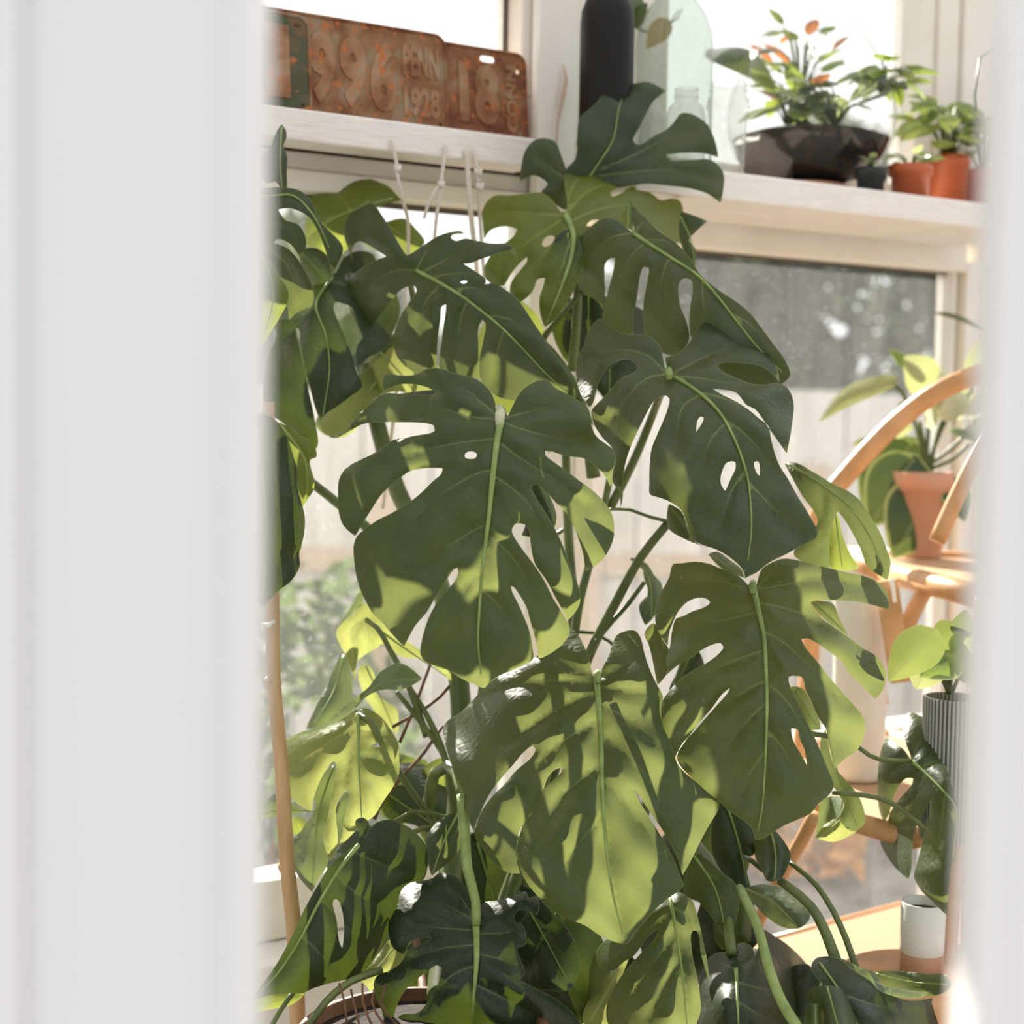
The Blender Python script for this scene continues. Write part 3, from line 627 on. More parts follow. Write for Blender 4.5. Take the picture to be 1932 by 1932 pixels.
zM = .74; q0 = Vector((.265, 2.50, zM)); q1 = q0 + ze2 * .42; q2 = q1 + ze1 * .55; q3 = q0 + ze1 * .55
A2 = onz(1500, 1509, zM); q0 = A2 - ze2 * .27; q1 = A2 + ze2 * .22
tier(zM, q0, q1, q1 + ze1 * .52, q0 + ze1 * .52, .015)
zL = .44; r0 = onz(1400, 1785, zL); r1 = onz(1720, 1699, zL); r1 = r0 + (r1 - r0).normalized() * .52
tier(zL, r0, r1, r1 + ze2 * .45, r0 + ze2 * .45, .011)
def rb(pts, r, nm='leg', cl=False, seg=12): return MB().tube([tuple(p) for p in crom([tuple(Vector(q)) for q in pts], .02, cl)], r, seg).out(nm, M_RATT, rk, True)
# hoop
rb([P(1560, 940, 2.72), P(1600, 893, 2.72), P(1650, 838, 2.7), P(1700, 790, 2.7), P(1760, 745, 2.68), P(1830, 712, 2.66), P(1910, 695, 2.65)], .017, 'hoop')
rb([P(1560, 940, 2.72), P(1535, 1000, 2.74), P(1530, 1200, 2.74), P(1505, 1500, 2.66)], .016, 'leg')
rb([P(1768, 1022, 2.45), P(1800, 950, 2.45), P(1835, 880, 2.45), P(1870, 820, 2.45), P(1900, 760, 2.45)], .013, 'brace')
rb([P(1700, 1205, 2.5), P(1725, 1150, 2.5), P(1760, 1085, 2.5)], .013, 'brace')
rb([P(1668, 1330, 2.6), P(1660, 1260, 2.6), P(1664, 1220, 2.6)], .008, 'brace')
b = MB(); a0, a1 = P(1672, 1095, 2.42), P(1700, 1286, 2.42); b.bar(a0, a1, .030, .022, up=toC); b.out('leg', M_RATT, rk)
MB().bar(P(1682, 1092, 2.395), P(1688, 1136, 2.395), .006, .006, up=toC).out('metal_pin', simple('pin_metal', (.75, .75, .73), .3, Metallic=.6), rk)
rb([P(1538, 1536, 2.28), P(1510, 1590, 2.3), P(1470, 1660, 2.33), P(1420, 1760, 2.36)], .010, 'brace')
rb([P(1812, 1560, 2.2), P(1795, 1700, 2.2), P(1783, 1860, 2.2), P(1775, 1990, 2.2)], .014, 'leg')
rb([P(1860, 1128, 2.15), P(1850, 1400, 2.18), P(1835, 1700, 2.2), P(1830, 1960, 2.2)], .014, 'leg')
# terracotta pot with trailing philodendron on the top tier
def onp(x, y, z): return onz(x, y, z)
ctp = onz(1738, 1052, zU); s = spx(ctp)
tp = empty('philodendron_pot', ctp, 'terracotta pot of variegated trailing plant on the stand top tier', 'potted plant')
MB().lathe(ctp, [(34 * s, 0), (36 * s, 4 * s), (50 * s, 125 * s), (55 * s, 126 * s), (57 * s, 162 * s), (52 * s, 162 * s), (49 * s, 140 * s)], 40).out('pot_body', M_TERRAW, tp, True)
MB().lathe(ctp + Vector((0, 0, 148 * s)), [(50 * s, 0), (.001, .006)], 24, False).out('soil', M_SOIL, tp, True)
M_PHIL = leafmat('philodendron_leaf', (.035, .075, .022), (.055, .11, .035), (.25, .30, .07), (.22, .28, .10), (.14, .19, .06), .13, .33, variegate=(.50, .56, .20), dust=0)
M_WHT = leafmat('cream_leaf', (.62, .62, .44), (.72, .72, .56), (.7, .7, .45), (.6, .62, .4), (.55, .55, .4), .35, .35, dust=0)
M_PHY = leafmat('philodendron_pale', (.34, .37, .16), (.42, .45, .22), (.5, .53, .22), (.6, .6, .4), (.34, .38, .16), .38, .35, dust=0)
dd = (ctp - CAM).dot(FW)
def pl(x0, y0, x1, y1, wpx, m, nrm, d0=0, d1=0, parent=tp, nm='leaf', fold=.15, curve=.08, heart=True):
    return flatleaf(nm, P(x0, y0, dd + d0), P(x1, y1, dd + d1), wpx * s * 1.42, nrm, m, parent, fold=fold, heart=heart, curve=curve, n=14)
pl(1722, 868, 1640, 994, 88, M_PHIL, toC + Vector((-.2, 0, .3)), .0, -.02)
pl(1718, 838, 1632, 975, 100, M_PHIL, toC + Vector((-.3, 0, .4)), .05, .04)
pl(1750, 925, 1684, 1054, 92, M_PHIL, toC + Vector((.2, 0, .1)), -.02, -.04)
pl(1795, 905, 1822, 985, 52, M_PHIL, toC + Vector((.4, 0, .1)), -.03, -.05)
pl(1680, 718, 1545, 795, 42, M_PHY, toC * .6 + Vector((0, 0, 1)), 0, -.03, curve=.16)
pl(1760, 728, 1706, 672, 58, M_PHY, toC + Vector((0, 0, .3)), -.02, -.03)
pl(1712, 690, 1678, 658, 16, M_PHIL, toC, .02, .0)
pl(1722, 775, 1694, 762, 22, M_PHIL, toC, 0, -.02)
pl(1694, 792, 1694, 828, 40, M_PHY, toC, 0, -.01)
pl(1655, 830, 1605, 840, 16, M_PHY, toC + Vector((0, 0, 1)), 0, -.02)
pl(1790, 765, 1825, 700, 60, M_PHY, toC + Vector((0, 0, .6)), .0, .0)
pl(1835, 725, 1848, 640, 30, M_PHY, toC, .0, .0)
pl(1860, 620, 1762, 590, 42, M_MID, toC * .5 + Vector((0, 0, 1)), .05, .0)
pl(1815, 800, 1900, 790, 30, M_PHIL, toC * .5 + Vector((0, 0, 1)), .0, -.1)
pl(1800, 810, 1880, 850, 30, M_PHIL, toC * .5 + Vector((0, 0, 1)), .0, -.1)
pl(1780, 780, 1750, 740, 40, M_PHY, toC, .0, -.02)
for q in ((1790, 760, 1775, 700, 44), (1805, 790, 1800, 735, 50), (1770, 770, 1790, 725, 36), (1840, 790, 1870, 735, 34), (1765, 800, 1745, 765, 30), (1825, 830, 1868, 800, 30)): pl(*q, M_WHT, toC + Vector((.1, 0, .5)), -.02, -.04)
stm = MB()
for pts in ([(1748, 885), (1738, 840), (1720, 780), (1700, 738), (1680, 720)], [(1750, 880), (1772, 820), (1790, 780), (1800, 745)], [(1748, 885), (1742, 830), (1735, 795)], [(1750, 880), (1790, 850), (1840, 800), (1862, 720)], [(1748, 890), (1752, 800), (1762, 735)], [(1745, 885), (1730, 865), (1722, 860)], [(1755, 885), (1790, 870), (1830, 840)], [(1755, 890), (1780, 790), (1835, 730)]):
    stm.tube([tuple(p) for p in crom([tuple(P(x, y, dd)) for x, y in pts], .01, False)], .0038, 7)
stm.out('stem', M_STEM, tp, True)
# cream vase on the middle tier
cv = onz(1617, 1470, zM); s = spx(cv)
vs_ = MB().lathe(cv, [(r * s, z * s) for r, z in ((38, 0), (46, 4), (49, 14), (50, 150), (52, 320), (56, 345), (56, 352), (52, 350), (48, 330), (47, 20), (.1, 12))], 48).out('vase', paint('cream_ceramic', (.80, .76, .70), (.76, .72, .66), 6, .3, .03), None, True, cv)
tag(vs_, 'tall smooth cream ceramic vase on the stand behind the monstera', 'vase')
# fluted glass pot with pothos
cg = onz(1792, 1575, .76); cg = onz(1792, 1580, zM); s = spx(cg)
gp = empty('fluted_pot', cg, 'grey fluted pot of lime green pothos on the stand', 'potted plant')
def fluted(c, r, h, m, nm, par, n=44):
    vs = []; fs = []; sg = n * 4
    for z, rr in ((0, r * .96), (.003, r), (h - .003, r), (h, r * .98), (h, r * .93), (h * .5, r * .92)):
        for k in range(sg):
            a = 2 * math.pi * k / sg; q = rr * (1 + (.028 * math.cos(n * a) if rr > r * .95 else 0)); vs.append(Vector(c) + Vector((q * math.cos(a), q * math.sin(a), z)))
    for i in range(5):
        for k in range(sg): fs.append((i * sg + k, i * sg + (k + 1) % sg, (i + 1) * sg + (k + 1) % sg, (i + 1) * sg + k))
    fs.append(tuple(range(sg))[::-1]); o = link(nm, vs, fs, m, par)
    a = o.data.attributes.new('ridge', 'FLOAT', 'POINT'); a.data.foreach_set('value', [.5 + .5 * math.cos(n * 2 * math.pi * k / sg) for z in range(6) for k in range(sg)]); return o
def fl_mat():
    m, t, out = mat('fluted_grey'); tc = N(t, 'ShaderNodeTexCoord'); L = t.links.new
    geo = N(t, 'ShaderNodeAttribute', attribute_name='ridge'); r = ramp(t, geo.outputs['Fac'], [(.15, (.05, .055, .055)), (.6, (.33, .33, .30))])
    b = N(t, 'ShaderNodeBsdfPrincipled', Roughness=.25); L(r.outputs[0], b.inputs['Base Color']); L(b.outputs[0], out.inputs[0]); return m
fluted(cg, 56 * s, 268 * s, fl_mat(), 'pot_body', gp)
MB().lathe(cg + Vector((0, 0, 250 * s)), [(51 * s, 0), (.001, .006)], 24, False).out('soil', M_SOIL, gp, True)
dd2 = (cg - CAM).dot(FW); dd_, dd = dd, dd2
top = (1792, 1300)
for a in ((1760, 1195, 1676, 1285, 62, M_YG, toC + Vector((-.2, 0, .5)), -.02, -.05), (1755, 1235, 1728, 1300, 60, M_PHY, toC, 0, -.02), (1762, 1225, 1838, 1262, 66, M_YG, toC * .8 + Vector((0, 0, .7)), 0, -.04), (1770, 1205, 1825, 1190, 50, M_YG, toC + Vector((0, 0, .6)), 0, 0), (1800, 1245, 1735, 1278, 52, M_VAR, toC * .7 + Vector((0, 0, .8)), -.02, -.05), (1815, 1200, 1822, 1150, 34, M_MID, toC, 0, 0), (1830, 1240, 1870, 1300, 60, M_YG, toC, 0, -.04), (1800, 1230, 1840, 1180, 50, M_VAR, toC, 0, .02)):
    pl(*a, parent=gp)
st = MB()
for pts in ([(1790, 1310), (1780, 1250), (1760, 1198)], [(1792, 1310), (1800, 1240), (1815, 1195)], [(1795, 1310), (1812, 1270), (1832, 1235)], [(1790, 1308), (1770, 1265), (1755, 1235)]):
    st.tube([tuple(p) for p in crom([tuple(P(x, y, dd)) for x, y in pts], .01, False)], .003, 6)
st.out('stem', M_STEM, gp, True); dd = dd_
# two tone cup on the bottom tier
cc_ = P(1738, 1838, 2.14); s = spx(cc_)
cp = empty('ceramic_cup', cc_, 'white and brown dipped ceramic pot low beside the stand leg', 'pot')
M_CER = paint('white_glaze', (.66, .65, .60), (.6, .6, .55), 10, .25, .03)
MB().lathe(cc_, [(33 * s, 0), (40 * s, 3 * s), (40 * s, 44 * s)], 40).out('clay_base', paint('raw_clay', (.50, .30, .20), (.46, .27, .18), 20, .8, .1), cp, True)
MB().lathe(cc_, [(40.2 * s, 44 * s), (41 * s, 46 * s), (42 * s, 138 * s), (40 * s, 140 * s), (37 * s, 138 * s), (36 * s, 60 * s)], 40, False).out('glazed_body', M_CER, cp, True)
MB().lathe(cc_ + Vector((0, 0, 122 * s)), [(37 * s, 0), (.001, .004)], 24, False).out('soil', M_SOIL, cp, True)
bx_ = cc_; 
pl2 = MB().lathe((cc_.x, cc_.y, 0), [(.11, 0), (.11, cc_.z - .012), (.105, cc_.z - .001), (.001, cc_.z - .001)], 32).out('stool', M_RATT, None, True, (cc_.x, cc_.y, 0))
tag(pl2, 'small round rattan stool under the two tone ceramic pot', 'stool')
# ---------------- the monstera
CR = {'A': (600, 660, 2.927), 'B': (1060, 560, 3.019), 'C': (1180, 1000, 2.884), 'D': (800, 1150, 2.972), 'E': (440, 1080, 3.117), 'F': (460, 1480, 3.019),
      'G': (1080, 1500, 2.268), 'H': (460, 200, 3.22), 'I': (880, 130, 2.972), 'J': (1250, 420, 2.833), 'K': (480, 780, 4.83), 'L': (1000, 840, 4.83), 'X': (0, 0, 1)}
def T(k, pts):
    x, y, s = CR[k]
    if isinstance(pts, str):
        v = [float(q) for q in pts.replace(',', ' ').split()]; pts = list(zip(v[::2], v[1::2]))
    return [np.array((x + a / s, y + b / s)) for a, b in pts]
bench = bevel(MB().box8([(-.75, 2.0, .27), (.30, 2.0, .27), (.30, 1.5, .27), (-.75, 1.5, .27), (-.75, 2.0, .31), (.30, 2.0, .31), (.30, 1.5, .31), (-.75, 1.5, .31)]).out('plant_bench', M_WHITE, None, False, (-.2, 1.8, .31)), .004)
bench2 = MB()
pp_ = Vector((-.02, 2.05, .0))
tag(bench, 'low white painted bench below the monstera pot', 'bench')
for x, y in ((-.7, 1.95), (.25, 1.95), (-.7, 1.55), (.25, 1.55)):
    MB().box8([(x - .02, y + .02, 0), (x + .02, y + .02, 0), (x + .02, y - .02, 0), (x - .02, y - .02, 0), (x - .02, y + .02, .269), (x + .02, y + .02, .269), (x + .02, y - .02, .269), (x - .02, y - .02, .269)]).out('leg', M_WHITE, bench)
pc = P(800, 1990, 1.86); pc = Vector((pc.x, pc.y, .311))
mon = empty('monstera_plant', pc, 'large monstera with big split leaves, rooted in a brown pot', 'plant')
MB().lathe(pc, [(.105, 0), (.11, .004), (.14, .24), (.148, .243), (.15, .27), (.142, .27), (.135, .22)], 48).out('pot', M_BROWN, mon, True)
MB().lathe(pc + Vector((0, 0, .255)), [(.141, 0), (.07, .012), (.001, .016)], 30, False).out('soil', M_SOIL, mon, True)
NL = [0]
def leaf(k, outline, mid, db, dt, droop=.10, bulge=.0, twist=0.0, m=None, veins=(), holes=(), extra=(), ctrl=(), rib=4.5, step=6.5, nz=.006, name='leaf', groove=.0022, quilt=.0085, parent=None, label=None, grid=9.0, edge=.007):
    m = m or M_DARK
    NL[0] += 1; seed = NL[0] * 1.7
    out = np.array(crom(T(k, outline), step)); midp = crom(T(k, mid), 10, False); hol = [np.array(crom(T(k, h), 4)) for h in holes]
    ext = [(np.array(crom(T(k, e), step)), off) for e, off in extra]
    segs = [(midp[i], midp[i + 1]) for i in range(len(midp) - 1)]; offs = [0.0] * len(segs)
    vp = []
    for v in veins:
        vv = crom(T(k, v), 12, False); vp.append(vv); segs += [(vv[i], vv[i + 1]) for i in range(len(vv) - 1)]; offs += [.4 + 4.5 * (i / (len(vv) - 1)) ** 2 for i in range(len(vv) - 1)]
    b0, t0 = midp[0], midp[-1]; ax = t0 - b0; Lm = np.linalg.norm(ax); ax = ax / Lm; pr = np.array((-ax[1], ax[0]))
    def depth(Q, vd=None, ed=None):
        r = Q - b0; u = (r @ ax) / Lm
        # lateral distance measured from the (curved) midrib
        v = (r @ pr) / Lm
        mu = np.array([(q - b0) @ ax / Lm for q in midp]); mv = np.array([(q - b0) @ pr / Lm for q in midp])
        v = v - np.interp(u, mu, mv)
        d = db + (dt - db) * u - bulge * 4 * u * (1 - u) + droop * v * v + twist * v
        X, Y = Q[:, 0], Q[:, 1]
        d = d + nz * (np.sin(X / 43 + seed) * np.cos(Y / 57 + seed * 2) + .6 * np.sin((X + Y) / 29 + seed * 3) + .4 * np.cos((X - 1.3 * Y) / 21 + seed))
        for cx, cy, dd_, rr in ctrl:
            p_ = T(k, [(cx, cy)])[0]; d = d + dd_ * np.exp(-((X - p_[0]) ** 2 + (Y - p_[1]) ** 2) / (rr * rr))
        if vd is not None:
            d = d + groove * np.exp(-(vd / 5.0) ** 2) - quilt * (1 - np.exp(-(vd / 22.0) ** 2))
        if ed is not None: d = d + edge * np.exp(-ed / 9.0)
        return d
    def build(polys, off, vs_all, fs_all, at, ae):
        allp = np.vstack(polys); x0, y0 = allp.min(0); x1, y1 = allp.max(0)
        gx, gy = np.meshgrid(np.arange(x0, x1, grid), np.arange(y0, y1, grid * .866)); gx = gx + (np.arange(gx.shape[0]) % 2)[:, None] * grid / 2
        Q = np.stack([gx.ravel(), gy.ravel()], 1)
        osg = [(p[i], p[(i + 1) % len(p)]) for p in polys for i in range(len(p))]
        ins = np.zeros(len(Q), bool)
        for p in polys: ins ^= pip(p, Q[:, 0], Q[:, 1])
        Q = Q[ins]
        if len(Q):
            de = segdist(Q, osg); dv = segdist(Q, segs); Q = Q[(de > grid * .45) & (dv > 3.2)]
        V = []; E = []
        for p in polys:
            b = len(V); V += [Vector(q) for q in p]; E += [(b + i, b + (i + 1) % len(p)) for i in range(len(p))]
        if off == 0:
            for line in [midp] + vp:
                b = len(V); V += [Vector(q) for q in line]; E += [(b + i, b + i + 1) for i in range(len(line) - 1)]
        V += [Vector(q) for q in Q]
        r = delaunay_2d_cdt(V, E, [], 0, 1e-4); VV = np.array([tuple(v) for v in r[0]]); FF = r[2]
        tri = np.array([f for f in FF if len(f) == 3]); c = VV[tri].mean(1); ins = np.zeros(len(c), bool)
        for p in polys: ins ^= pip(p, c[:, 0], c[:, 1])
        tri = tri[ins]; used = np.unique(tri); remap = -np.ones(len(VV), int); remap[used] = np.arange(len(used)); VV = VV[used]; tri = remap[tri]
        vd = segdist(VV, segs, offs); ed = segdist(VV, osg); d = depth(VV, vd, ed) + off
        base = len(vs_all)
        for (x, y), dd_ in zip(VV, d): vs_all.append(P(x, y, dd_))
        for t in tri:   # make normals face the camera side
            a, b, c2 = VV[t]; s_ = (b[0] - a[0]) * (c2[1] - a[1]) - (b[1] - a[1]) * (c2[0] - a[0])
            t = t + base
            fs_all.append(tuple(int(q) for q in (t if s_ < 0 else t[::-1])))
        sc = 1 if off == 0 else 1
        at += list(vd / 8.0); ae += list(ed / 8.0)
    vs, fs, at, ae = [], [], [], []
    build([out] + hol, 0, vs, fs, at, ae)
    for e, off in ext: build([e], off, vs, fs, at, ae)
    c0 = P(b0[0], b0[1], db)
    o = link(name, vs, fs, m, parent or mon, True, c0)
    for nm, dat in (('vd', at), ('ed', ae)):
        a = o.data.attributes.new(nm, 'FLOAT', 'POINT'); a.data.foreach_set('value', dat)
    if label: o['label'] = label
    if rib:
        # midrib: a raised tapering rib lying on the blade
        mp = np.array(midp); dm = depth(mp) - .0005; n = len(mp); pts = [P(x, y, q) for (x, y), q in zip(mp, dm)]
        rads = [rib * db / FPX * (1 - .82 * (i / (n - 1)) ** .8) for i in range(n)]
        MB().tube(pts, rads, 8, flat=1.0).out('midrib', M_RIB, o, True, c0)
    return o
# central leaf
leaf('A', "1010,352 985,342 980,300 955,235 915,190 860,155 780,135 700,110 640,100 590,110 545,135 480,143 370,140 358,170 362,235 390,213 430,195 500,188 580,200 630,220 648,240 630,249 560,249 470,245 362,243 300,290 220,360 150,440 60,480 100,488 135,470 180,445 250,410 330,400 450,400 560,402 610,408 640,420 645,445 620,460 560,470 480,485 420,495 370,530 310,570 240,605 180,635 140,670 115,720 110,800 115,900 140,970 205,1028 240,970 290,890 350,800 400,750 450,710 510,670 580,655 650,652 688,655 680,685 640,720 580,780 520,830 460,870 400,905 330,940 260,990 215,1030 197,1080 198,1150 210,1240 240,1340 280,1420 300,1455 340,1490 400,1560 475,1637 500,1590 540,1520 600,1450 640,1380 690,1300 730,1240 755,1210 770,1205 775,1230 765,1260 720,1320 660,1390 620,1460 590,1540 570,1620 565,1680 590,1720 640,1745 720,1770 800,1820 870,1850 918,1868 940,1845 1000,1800 1070,1770 1140,1740 1187,1710 1185,1650 1170,1560 1140,1480 1100,1390 1070,1330 1065,1305 1080,1310 1110,1350 1150,1420 1170,1490 1190,1560 1210,1640 1215,1690 1220,1704 1260,1690 1310,1660 1355,1620 1385,1575 1390,1535 1350,1455 1300,1375 1250,1275 1195,1190 1150,1130 1100,1060 1073,1010 1072,980 1090,962 1125,960 1155,975 1165,1000 1175,1080 1197,1180 1258,1268 1312,1368 1352,1440 1380,1492 1420,1450 1445,1400 1448,1350 1430,1280 1400,1200 1360,1100 1320,1010 1270,920 1220,840 1190,790 1175,760 1185,748 1220,750 1260,785 1310,840 1370,900 1410,970 1440,1050 1465,1130 1478,1225 1520,1200 1570,1160 1610,1100 1632,1040 1635,960 1620,900 1580,840 1520,780 1440,720 1360,660 1290,610 1255,580 1255,558 1280,558 1330,575 1400,590 1470,600 1530,640 1580,690 1615,755 1625,740 1625,690 1640,620 1645,580 1630,550 1590,520 1550,490 1525,460 1505,405 1520,420 1508,370 1490,320 1440,280 1370,240 1310,210 1270,170 1240,165 1180,185 1130,220 1095,270 1065,330 1042,370",
     "1015,368 990,500 965,700 940,950 905,1240 890,1440 885,1620 900,1790", 1.905, 1.84, .22, .03, 0, M_MID,
     veins=["1000,385 850,370 700,330 600,320 450,330", "985,355 900,290 820,220 720,180", "978,490 800,510 620,545 450,590 300,640", "958,660 860,690 740,760 620,840 540,930", "928,965 820,1020 700,1110 600,1220", "902,1250 820,1300 720,1400", "1035,375 1130,350 1230,325 1300,320", "1030,405 1150,445 1280,480 1420,510 1520,560", "1012,515 1090,580 1200,650 1300,710 1400,790 1480,850", "985,705 1080,770 1160,850 1210,930 1250,1050", "945,1030 1030,1100 1110,1200 1180,1330 1220,1430", "908,1330 990,1400 1040,1480"],
     holes=["810,580 825,565 855,562 877,575 870,597 840,602 815,597"], rib=7.5,
     ctrl=[(500, 160, .03, 60), (450, 320, .02, 50), (100, 480, .03, 40), (1300, 260, .01, 50), (1560, 520, .03, 50), (1500, 400, -.025, 30)])
# upper right leaf of the middle row
leaf('B', "603,437 585,400 575,340 560,280 520,235 470,213 400,215 340,205 280,170 220,122 180,150 140,220 120,290 90,340 80,410 90,500 115,570 160,630 180,600 200,520 235,440 280,385 340,362 390,360 425,385 435,405 410,430 350,455 300,500 240,570 190,620 168,650 180,720 230,800 285,860 305,920 290,1000 288,1050 330,1120 333,1200 348,1140 345,1060 360,960 390,860 440,750 480,670 520,600 560,570 595,563 613,580 605,630 580,700 545,780 510,870 500,960 498,1060 502,1125 560,1145 620,1170 680,1215 710,1290 735,1370 760,1395 820,1420 880,1440 950,1480 1010,1530 1038,1570 1043,1605 1070,1590 1110,1570 1180,1515 1280,1465 1360,1420 1410,1395 1453,1370 1455,1330 1430,1280 1390,1210 1340,1130 1290,1040 1240,960 1210,880 1190,800 1178,740 1120,690 1060,640 980,590 900,550 862,525 920,530 990,545 1020,575 1050,615 1100,640 1140,690 1180,750 1230,820 1280,890 1300,800 1315,700 1322,620 1305,550 1270,505 1220,490 1150,500 1060,490 980,455 910,420 888,395 900,380 950,375 1040,380 1130,395 1200,440 1240,490 1238,450 1215,380 1170,320 1120,270 1040,235 960,200 930,150 900,132 840,133 790,160 750,220 700,290 650,330 600,342 590,347 600,400",
     "607,442 700,490 800,560 900,660 960,760 1020,900 1060,1040 1075,1180 1080,1320 1060,1500", 2.03, 1.90, .22, .03, -.03, M_DARK,
     veins=["620,440 720,390 860,320 960,290", "620,450 780,462 950,490 1100,510", "600,447 500,455 380,560 260,720", "590,430 480,330 300,300 160,330", "790,562 700,610 660,720 650,860", "930,720 850,810 800,940", "920,690 1030,770 1130,880 1250,1060", "800,545 950,590 1150,725", "1040,990 960,1120 900,1300", "1055,1040 1180,1180 1330,1330"],
     holes=["765,768 775,700 790,682 808,690 795,725", "905,1060 915,990 940,945 985,940 990,970 960,1040 930,1105", "1098,940 1118,938 1125,1020 1108,1000"], rib=4.2,
     ctrl=[(740, 1000, .012, 25), (1180, 1050, .02, 40), (230, 160, .02, 40), (100, 480, .03, 40), (1200, 430, .02, 30), (1280, 600, .03, 40)])
# right leaf, lower
leaf('C', "690,318 640,270 590,235 520,210 450,182 380,172 310,180 258,187 240,250 210,310 180,360 162,430 165,510 190,570 230,628 238,560 262,495 290,440 340,390 390,370 440,373 460,395 430,420 370,440 310,470 276,482 252,560 242,636 225,690 225,760 220,790 280,740 340,705 420,650 470,625 520,617 533,635 500,680 430,730 340,780 260,850 200,930 175,980 180,1050 215,1160 260,1257 290,1200 340,1130 400,1050 470,970 530,890 568,860 560,880 500,950 430,1030 370,1100 320,1150 283,1220 285,1260 340,1330 420,1400 510,1480 580,1540 640,1580 690,1630 708,1685 750,1680 790,1655 860,1610 940,1575 1010,1540 1050,1490 1110,1440 1135,1390 1110,1320 1070,1220 1030,1130 990,1050 950,960 910,880 890,830 890,798 930,795 960,800 980,870 1010,930 1050,1020 1090,1080 1110,1180 1140,1298 1200,1240 1260,1200 1295,1130 1308,1060 1290,1010 1240,950 1170,870 1100,790 1040,710 980,640 958,595 990,590 1040,615 1120,670 1170,710 1220,780 1290,850 1360,920 1400,870 1418,800 1410,750 1370,690 1290,640 1210,580 1140,530 1070,480 1030,430 1005,398 1020,385 1100,383 1200,385 1290,395 1370,415 1433,430 1432,380 1405,310 1360,275 1280,245 1180,225 1080,200 960,170 860,155 800,175 740,215 720,270 705,315",
     "700,322 720,420 750,560 765,750 770,950 765,1150 757,1350 745,1500 720,1640", 2.03, 1.93, .22, .03, .02, M_MID,
     veins=["690,345 600,300 500,275 400,275 300,330", "710,450 580,480 420,510 300,540", "745,655 620,700 480,760 340,860", "757,820 640,880 520,960", "755,950 650,1050 560,1170", "705,320 780,250 860,190", "712,325 850,300 1000,270 1110,262 1300,300", "725,395 850,420 1000,470 1150,545 1270,640", "755,550 860,610 960,700 1080,820 1200,960", "772,830 860,910 950,1040 1050,1230", "768,1080 850,1180 930,1330", "757,1200 680,1320 620,1440"],
     holes=["903,1080 935,1085 950,1140 975,1200 988,1278 950,1210 915,1150"],
     extra=[("232,640 200,590 155,507 120,530 103,570 125,620 150,720 175,842 225,785 250,700", .02)], rib=6,
     ctrl=[(300, 300, .02, 50), (220, 600, .025, 35), (1380, 340, .03, 50), (1380, 850, .03, 40), (1250, 1150, .03, 50)])
# bottom centre leaf
leaf('D', "965,388 945,360 925,270 900,210 870,150 830,108 790,120 700,200 620,270 500,340 400,385 340,440 280,500 200,580 130,625 107,660 115,740 150,860 190,1000 230,1130 280,1245 320,1130 370,1030 430,950 500,870 570,790 610,765 625,780 600,830 520,900 440,990 390,1040 330,1120 290,1210 285,1270 320,1330 380,1410 450,1465 500,1480 540,1480 525,1430 515,1380 530,1290 560,1200 620,1110 670,1010 695,940 740,895 770,888 770,910 730,950 680,1000 640,1080 590,1160 540,1230 522,1310 530,1420 570,1520 640,1610 720,1690 810,1735 900,1770 990,1830 1060,1860 1140,1873 1170,1830 1230,1760 1300,1680 1370,1620 1440,1570 1457,1545 1440,1500 1400,1400 1340,1290 1260,1160 1200,1060 1182,1010 1195,1025 1250,1110 1320,1210 1380,1310 1430,1420 1450,1490 1500,1400 1560,1280 1610,1190 1650,1120 1655,1080 1610,1040 1530,970 1470,920 1420,860 1380,740 1340,650 1330,540 1340,490 1300,410 1260,320 1235,240 1215,160 1185,118 1140,118 1080,145 1055,200 1035,260 1000,330 982,380",
     "968,392 985,600 995,800 1000,1000 1020,1300 1060,1600 1115,1820", 2.0, 1.86, .26, .035, 0, M_MID,
     veins=["950,405 700,400 500,430 300,500", "950,470 800,530 650,620 430,770", "960,635 820,710 700,800 560,980", "978,880 870,960 760,1060 640,1280", "1005,1160 900,1270 800,1420", "945,370 850,330 740,270", "985,385 1090,330 1200,265", "985,430 1150,450 1330,480", "995,530 1100,590 1230,680 1360,790", "1000,700 1100,770 1220,900 1330,1080", "1002,940 1120,1060 1230,1200 1340,1380"], rib=7,
     ctrl=[(150, 640, .03, 50), (1140, 130, .03, 40), (840, 130, .03, 40), (1340, 600, .02, 40)])
